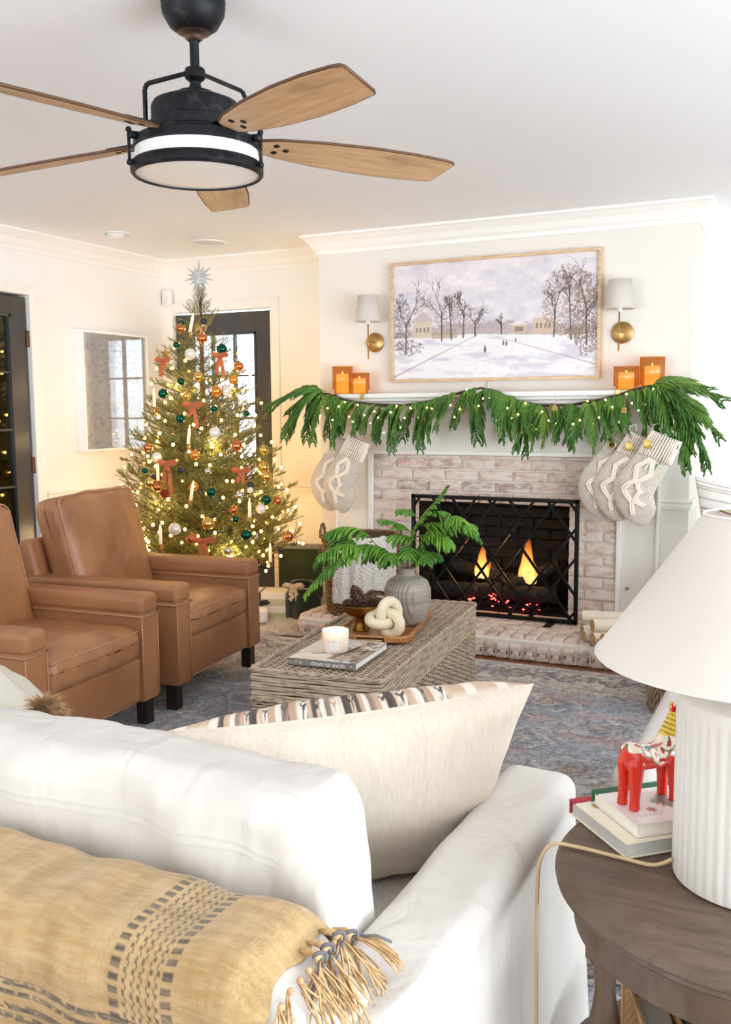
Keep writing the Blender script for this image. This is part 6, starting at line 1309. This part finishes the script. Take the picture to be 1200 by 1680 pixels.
for a in (218, 338, 98):
    x, y = .262*math.cos(R(a)), .262*math.sin(R(a)); pf = [(.024, .56), (.024, .545), (.017, .54), (.015, .50), (.019, .47), (.027, .43), (.029, .40), (.024, .385), (.026, .38), (.026, .372), (.022, .368), (.024, .33), (.026, .30), (.022, .285), (.03, .28), (.03, .262)]
    b = MB(); b.lathe([(r0, z) for r0, z in pf[::-1]], 24, (x, y, 0)); b.lathe([(.0001, 0), (.016, 0), (.022, .02), (.014, .05), (.02, .14), (.026, .19), (.02, .22), (.026, .24)], 24, (x, y, 0)); b.bbox(x-.026, x+.026, y-.026, y+.026, .555, SZ-.034, .004, 2); b.build('leg', WAL, st, 'auto')
lp = thing('table_lamp', 'white ribbed ceramic table lamp with a large white cone shade', 'lamp', (-.066, 1.475, SZ+.001))
CER = P('matte_white_ceramic', (222, 218, 211), .45, b=(300, .04, .0004))
b = MB(); r_ = .1165; N_ = 44; ns = N_*6; prof_ = [(r_*.93, 0, 0), (r_*.985, .004, 0), (r_, .012, 1), (r_, .248, 1), (r_, .258, .6), (r_*.998, .267, 0), (r_*.97, .281, 0), (r_*.88, .289, 0), (.03, .291, 0)]; V = []
for (rr, z, fl_) in prof_:
    for j in range(ns):
        a = 2*PI*j/ns; V.append(((rr-fl_*.0028*(1-abs(math.sin(a*N_/2))))*math.cos(a), (rr-fl_*.0028*(1-abs(math.sin(a*N_/2))))*math.sin(a), z))
F = [(i*ns+j, i*ns+(j+1) % ns, (i+1)*ns+(j+1) % ns, (i+1)*ns+j) for i in range(len(prof_)-1) for j in range(ns)]; b.add(V, F); b.build('ribbed_base', CER, lp, 'auto')
b = MB(); b.tube([(0, 0, .30), (0, 0, .55)], .006, 10); b.lathe([(.018, .303), (.018, .315), (.010, .322)], 20); b.lathe([(.014, .36), (.016, .37), (.016, .41), (.0001, .412)], 20); b.build('brass_stem', BRASS, lp, True)
z0, z1, ra, rb = .341, .556, .238, .086
b = MB(); b.lathe([(ra, z0), (rb, z1), (rb-.002, z1), (ra-.002, z0), (ra, z0)], 72); b.build('lamp_shade', SHADE, lp, 'auto')
b = MB(); b.tube([(ra*math.cos(a), ra*math.sin(a), z0+.001) for a in np.linspace(0, 2*PI, 72, endpoint=False)], .0011, 6, closed=True); b.tube([(rb*math.cos(a), rb*math.sin(a), z1) for a in np.linspace(0, 2*PI, 48, endpoint=False)], .0022, 6, closed=True); b.build('shade_trim', P('white_trim_tape', (232, 226, 219), .8), lp, True)
b = MB()
for k in range(3): a = k*2*PI/3+.4; b.tube([(0, 0, z1-.018), (rb*math.cos(a), rb*math.sin(a), z1-.002)], .0016, 5)
b.lathe([(.0001, z1-.02), (.008, z1-.02), (.006, z1), (.009, z1+.008), (.0001, z1+.014)], 14); b.build('shade_spider', BRASS, lp, True)
b = MB(); b.sphere((0, 0, .46), .03, 16, 12); b.build('bulb', P('milky_bulb', (250, 248, 240), .4, ec=(255, 236, 205), es=.5), lp, True)
cpts = bez_smooth([(-.178, 1.442, .676), (-.195, 1.443, .664), (-.215, 1.446, .6575), (-.27, 1.452, .6575), (-.33, 1.458, .6575), (-.3685, 1.455, .655), (-.386, 1.445, .625), (-.3865, 1.435, .57), (-.383, 1.42, .50), (-.379, 1.41, .40), (-.376, 1.40, .25), (-.374, 1.39, .10), (-.372, 1.385, .016), (-.36, 1.33, .0155), (-.33, 1.26, .0155)], 8)
o = MB(); o.tube(cpts, .0032, 8); o.fn(lambda v: v-np.array([-.3, 1.42, .65])); o = o.build('lamp_cord', P('gold_cord', (206, 178, 134), .45), None, True); o.location = (-.3, 1.42, .65); tag(o, 'beige lamp cord running off the side table and down beside the sofa', 'cord')
def book(name, label, corner, e1, L1, L2, z, h, spine, cov, pagecol, fn=None, res=(70, 90)):
    """corner = spine end nearest; e1 = unit direction along the short page edge; spine runs along e2 from the corner"""
    ang = math.atan2(e1[1], e1[0]); t = thing(name, label, 'book', (corner[0], corner[1], z), ang, 'books on the side table')
    MB().box(.006, L1-.003, .003, L2-.003, .0025, h-.0025).build('pages', P(pagecol[0], pagecol[1], .8, b=(500, .4, .0005, (.02, .02, 1))), t)
    b = MB(); b.bbox(0, L1, 0, L2, 0, .0025, .0008, 1); b.bbox(0, L1, 0, L2, h-.0025, h-.0003, .0008, 1); b.build('covers', cov, t)
    b = MB(); b.bbox(-.001, .003, -.0005, L2+.0005, -.0002, h+.0002, .0015, 2); b.bbox(-.001, .020, -.0005, L2+.0005, h-.0022, h+.0003, .0004, 1); b.build('spine', spine, t, 'auto')
    q = CM('cover_art_'+name, .35, coat=.3); o = MB().sheet(lambda u, v_: (.020+(L1-.021)*u, .001+(L2-.002)*v_, h+.0001), *res).build('cover_art', q.m, t)
    colattr(o, fn); return t
def art1(V):
    x, y = V[:, 0], V[:, 1]; c = np.tile(np.array([244, 238, 214.]), (len(V), 1)); m_ = (np.abs(np.sin(y*260+np.sin(x*300)*2)) < .35)*(x > .125)*(x < .14)*(y > .03)*(vnoise(x*400, y*400, 1) > .4); c[m_] = (110, 96, 60)
    m_ = (np.hypot(x-.04, y-.035) < .012)*(vnoise(x*300, y*300, 5) > .3); c[m_] = (176, 148, 66); m_ = (np.abs(x-.10) < .0015)*(y > .02)*(y < .09)*(vnoise(x*100, y*500, 5) > .45); c[m_] = (190, 182, 160); return c
def art2(V):
    x, y = V[:, 0], V[:, 1]; c = np.tile(np.array([238, 230, 228.]), (len(V), 1))
    def leaf(cx, cy, a, L, w_, colr):
        nonlocal c; dx, dy = x-cx, y-cy; p = dx*math.cos(a)+dy*math.sin(a); q_ = -dx*math.sin(a)+dy*math.cos(a); t_ = np.clip(p/L, 0, 1); m_ = (p > 0)*(p < L)*(np.abs(q_) < w_*np.sin(PI*t_)+.0003); c[m_] = colr
    for k in range(14): leaf(.075+.004*math.sin(k), .085+.003*k*.3, k*.45+.3, .028, .0032, (132, 142, 124))
    for k in range(7): leaf(.075, .130, k*.9, .024, .006, (186, 74, 92))
    for k in range(6): leaf(.045, .16, k*1.05, .016, .004, (196, 80, 70)); leaf(.10, .055, k*1.05, .010, .003, (176, 96, 88))
    m_ = (np.abs(np.sin(y*330+np.sin(x*380)*2)) < .3)*(x > .112)*(x < .122)*(y > .015)*(y < .07); c[m_] = (150, 140, 160); return c
book('hardcover_book', 'cream book with a red spine at the bottom of the stack on the side table', (-.372, 1.588), (.68, -.733), .180, .235, SZ+.0012, .026, P('red_cloth', (176, 44, 56), .6), P('cream_cover', (244, 238, 214), .45), ('page_block_grey', (206, 204, 200)), art1)
book('hardcover_book', 'white botanical book with a green spine on top of the red-spined book', (-.334, 1.590), (.66, -.751), .145, .205, SZ+.0282, .022, P('green_cloth', (30, 92, 62), .55), P('blush_cover', (238, 230, 228), .45), ('page_block_cream', (242, 236, 220)), art2)
# painted wooden horse: lofted masses fused by a voxel remesh
hz = SZ+.0282+.0226
hr = thing('wooden_horse', 'red painted wooden folk horse with floral saddle standing on the books', 'figurine', (-.2345, 1.583, hz), R(52))
hr.scale = (1.16, 1.16, 1.16)
def ell_loft(b, secs, seg=20):
    rings = [[(c_[0]+0*math.cos(u), c_[1]+ry*math.cos(u)*1.0, c_[2]+rz*math.sin(u)) for u in np.linspace(0, 2*PI, seg, endpoint=False)] for (c_, ry, rz) in secs]; l_ = loft(rings); b.add(l_.v[0], l_.f)
b = MB()
ell_loft(b, [((-.050, 0, .079), .004, .006), ((-.047, 0, .077), .014, .016), ((-.038, 0, .074), .020, .022), ((-.02, 0, .070), .019, .019), ((0, 0, .068), .018, .018), ((.02, 0, .070), .019, .020), ((.034, 0, .073), .018, .022), ((.044, 0, .077), .010, .016), ((.047, 0, .078), .003, .006)])
for (x, lean) in ((-.037, -.004), (.032, .003)):
    for s_ in (-1, 1):
        rings = []
        for (z, wx, wy) in ((0, .0085, .0075), (.01, .0078, .007), (.03, .0085, .008), (.05, .0115, .0095), (.066, .014, .011), (.076, .010, .008)): rings.append([(x+lean*(1-z/.07)+wx*math.cos(u), s_*(.0105+.002*(1-z/.07))+wy*math.sin(u), z) for u in np.linspace(0, 2*PI, 14, endpoint=False)])
        l_ = loft(rings); b.add(l_.v[0], l_.f)
for pts, rad in (([(.028, 0, .078), (.038, 0, .096), (.045, 0, .112), (.052, 0, .122)], [.020, .0165, .0135, .011]), ([(.046, 0, .124), (.058, 0, .120), (.070, 0, .112), (.080, 0, .104)], [.0125, .0115, .0095, .0075]), ([(.020, 0, .086), (.034, 0, .108), (.043, 0, .126)], [.010, .010, .008])): b.tube(pts, rad, 14)
for s_ in (-1, 1): b.tube([(.044, s_*.006, .128), (.044, s_*.007, .137), (.043, s_*.007, .141)], [.0045, .004, .0015], 8)
tmp = b.build('horse_body', P('red_lacquer', (222, 52, 22), .25), None, True); md = tmp.modifiers.new('r', 'REMESH'); md.mode = 'VOXEL'; md.voxel_size = .0013; md.use_smooth_shade = True; md2 = tmp.modifiers.new('sm', 'SMOOTH'); md2.iterations = 3
bpy.context.view_layer.update(); me = bpy.data.meshes.new_from_object(tmp.evaluated_get(bpy.context.evaluated_depsgraph_get())); bpy.data.objects.remove(tmp)
q = CM('painted_lacquer', .22, coat=.5); me.materials.clear(); me.materials.append(q.m); ho = bpy.data.objects.new('horse_body', me); COL.objects.link(ho); ho.parent = hr
def paint(V):
    x, y, z = V.T; c = np.tile(np.array([214, 42, 14.]), (len(V), 1)); s_ = np.abs(y)
    d_ = np.where(z > .084, s_*1.0, .02+(.084-z)); # distance down the flank from the spine
    def disc(cx, cd, rx, rd, colr, a=0):
        dx, dd = x-cx, d_-cd; p = dx*math.cos(a)+dd*math.sin(a); q_ = -dx*math.sin(a)+dd*math.cos(a); m_ = (p/rx)**2+(q_/rd)**2 < 1; c[m_] = colr
    W_, G_, R_, B_ = (244, 226, 206), (40, 116, 62), (176, 28, 40), (72, 150, 160)
    for (cx, cd, rx, rd, a) in ((-.034, .008, .015, .010, 0), (-.018, .018, .012, .009, .7), (-.006, .028, .0125, .0075, 1.2), (.008, .024, .012, .0085, 1.9), (.020, .014, .012, .009, 2.4), (.0, .006, .024, .010, 0)): disc(cx, cd, rx+.002, rd+.002, G_, a); disc(cx, cd, rx, rd, W_, a); disc(cx, cd, rx*.35, rd*.35, R_, a)
    disc(-.014, .008, .007, .004, B_); disc(.006, .007, .008, .002, (216, 110, 96))
    for k in range(5): disc(.004, .036+k*.006, .006, .0028, W_ if k % 2 else R_)
    ring = np.hypot(x-.034, (z-.076)); m_ = (ring < .0125)*(s_ > .008); c[m_] = G_; m_ = (ring < .0105)*(s_ > .008); c[m_] = W_; m_ = (ring < .004)*(s_ > .008); c[m_] = R_
    m_ = (z > .098)*(x < .029+(z-.094)*.3)*(x > .012); c[m_] = (236, 190, 60); m_ = m_*(np.abs(np.sin(z*420+x*200)) < .35); c[m_] = (30, 110, 60)
    m_ = (z > .090)*(np.abs(x-(.044+(z-.1)*.3)) < .0035)*(z < .125); c[m_] = G_
    m_ = (x > .058)*(np.abs(np.sin(x*420)) < .3); c[m_] = (244, 226, 206); return c
colattr(ho, paint)
# things on the lower shelf
t = thing('storage_box', 'dark slate box standing on the lower shelf of the side table', 'box', (-.02, 1.40, .262), R(22)); MB().bbox(-.13, .15, -.07, .07, 0, .22, .008, 2).build('box_body', P('slate_board', (44, 54, 60), .5), t, 'auto'); MB().bbox(-.132, .152, -.072, .072, .20, .238, .006, 2).build('lid', P('slate_board', (44, 54, 60), .5), t, 'auto')
t = thing('cane_panel_box', 'light cane webbing box beside the dark box on the lower shelf', 'basket', (-.185, 1.37, .262), R(22)); CANE = P('cane', (204, 160, 104), .55)
MB().bbox(-.022, .022, -.095, .095, 0, .20, .004, 1).build('inner_liner', P('cane_liner', (206, 200, 188), .8), t)
b = MB()
for sx_ in (-.026, .026):
    for k in range(14): b.tube([(sx_, -.1+k*.0154, 0), (sx_, -.1+k*.0154, .205)], .0016, 4)
    for k in range(14): b.tube([(sx_, -.1, k*.0154+.002), (sx_, .1, k*.0154+.002)], .0016, 4)
    for k in range(-13, 14):
        for s_ in (-1, 1):
            y0, y1 = -.1+k*.0154, -.1+k*.0154+.2; z0_, z1_ = (0, .2) if s_ > 0 else (.2, 0)
            if y0 < -.1: z0_ += (z1_-z0_)*(-.1-y0)/.2; y0 = -.1
            if y1 > .1: z1_ -= (z1_-z0_)*(y1-.1)/(y1-y0); y1 = .1
            b.tube([(sx_, y0, z0_), (sx_, y1, z1_)], .0011, 4)
for k in range(4): b.tube([(-.026, -.1+k*.066, .205), (.026, -.1+k*.066, .205)], .002, 4)
stuff(b.build('cane_webbing', CANE, t)); b = MB()
for y in (-.103, .103): b.bbox(-.03, .03, y-.004, y+.004, 0, .212, .002, 1)
for s_ in (-.03, .026): b.bbox(s_, s_+.004, -.103, .103, .203, .212, .001, 1)
b.build('cane_frame', CANE, t)
t = thing('glass_tray', 'pale tray with thin crossing black lines low beside the dark box', 'tray', (-.07, 1.275, .262), R(22)); MB().bbox(-.10, .12, -.05, .035, 0, .03, .004, 2).build('tray_body', P('pale_glaze', (222, 228, 226), .3), t, 'auto'); b = MB()
for k in range(12): b.box(-.095+k*.018, -.0935+k*.018, -.048, .033, .0301, .0308)
for k in range(3): b.box(-.098, .118, -.035+k*.025, -.0338+k*.025, .0301, .0308)
b.build('black_lines', BLACK, t)
# ================================================================== RIGHT SIDE: ARMCHAIR, POUF, BENCH, PILLOW
ac = thing('slipcovered_armchair', 'wide white slipcovered armchair behind the table lamp, facing the coffee table', 'armchair', (-.15, 3.35, .0))
def abox(name, x0, x1, y0, y1, z0, z1, r, n, g=None): return sbox(name, x0+.15, x1+.15, y0-3.35, y1-3.35, z0, z1, r, n, g, par=ac)
def sk(v): v = v.copy(); x, y, z = v.T; v[:, 0] -= (x < -.30)*(.15*np.clip(1-z/.36, 0, 1)+wob(v*np.array([1, 1, .2]), .004, 14, 3)); return v
abox('skirted_base', -.41, .30, 2.10, 3.55, .016, .36, .03, 16, sk); abox('seat_cushion', -.415, .08, 2.22, 3.43, .345, .49, .05, 12, lambda v: v+np.stack([0*v[:, 0], 0*v[:, 0], wob(v, .005, 9, 4)], 1))
abox('arm', -.40, .30, 2.09, 2.24, .30, .56, .045, 10); abox('arm', -.40, .30, 3.41, 3.56, .30, .56, .045, 10); abox('back', .06, .30, 2.10, 3.55, .30, .78, .07, 12)
pf = thing('woven_pouf', 'braided seagrass pouf just visible under the lamp shade beside the armchair', 'pouf', (-.37, 4.36, .010)); SEA = P('seagrass_braid', (184, 160, 132), .8, n=(60, (134, 110, 86), .4, .7))
MB().lathe([(.0001, 0), (.27, 0), (.285, .04), (.285, .36), (.26, .40), (.0001, .41)], 40).build('core', P('seagrass_core', (120, 100, 80), .9), pf, True)
b = MB()
for k in range(64):
    a = 2*PI*k/64
    for ph in (0, PI): b.tube([((.289+.007*math.cos(j*1.05+ph))*math.cos(a+.012*math.sin(j*1.05+ph)), (.289+.007*math.cos(j*1.05+ph))*math.sin(a+.012*math.sin(j*1.05+ph)), .004+j*.0125) for j in range(31)], .0065, 5)
stuff(b.build('braids', SEA, pf, True))
bn = thing('upholstered_bench', 'white upholstered bench in the recess right of the chimney', 'bench', (-.10, 5.20, 0))
v, f = rbox(.98, .62, .16, .05, 3, 8); MB().add(v+np.array([0, 0, .42]), f).build('seat', SLIP, bn, True); v, f = rbox(.94, .58, .26, .02, 2, 3); MB().add(v+np.array([0, 0, .21]), f).build('bench_base', SLIP, bn, True)
for x in (-.42, .42):
    for y in (-.24, .24): MB().bbox(x-.025, x+.025, y-.025, y+.025, 0, .09, .004, 1).build('leg', DKW, bn)
q = CM('ivory_ticking', .9, sheen=.2); q.bump(q.noise(300, 2), .2, .001); TICK = q.m
t, fo, bo = pillow('ticking_pillow', 'ivory pillow with thin brown stripes leaning at the right of the chimney', (-.565, 5.02, 1.0), (-.06, 4.90, .93), (-.50, 4.93, .515), (.0, 4.84, .51), .09, .08, SLIP, TICK, res=70, wr=.004)
n_ = 71; i_ = np.arange(n_*n_); Vv = (i_//n_)/(n_-1); c = np.tile(np.array([246, 243, 238.]), (n_*n_, 1))
for s0 in (.97, .93, .90, .80, .69, .66, .63, .60, .45, .34, .31, .28): c[np.abs(Vv-s0) < .011] = (190, 178, 168)
setcol(bo, c)
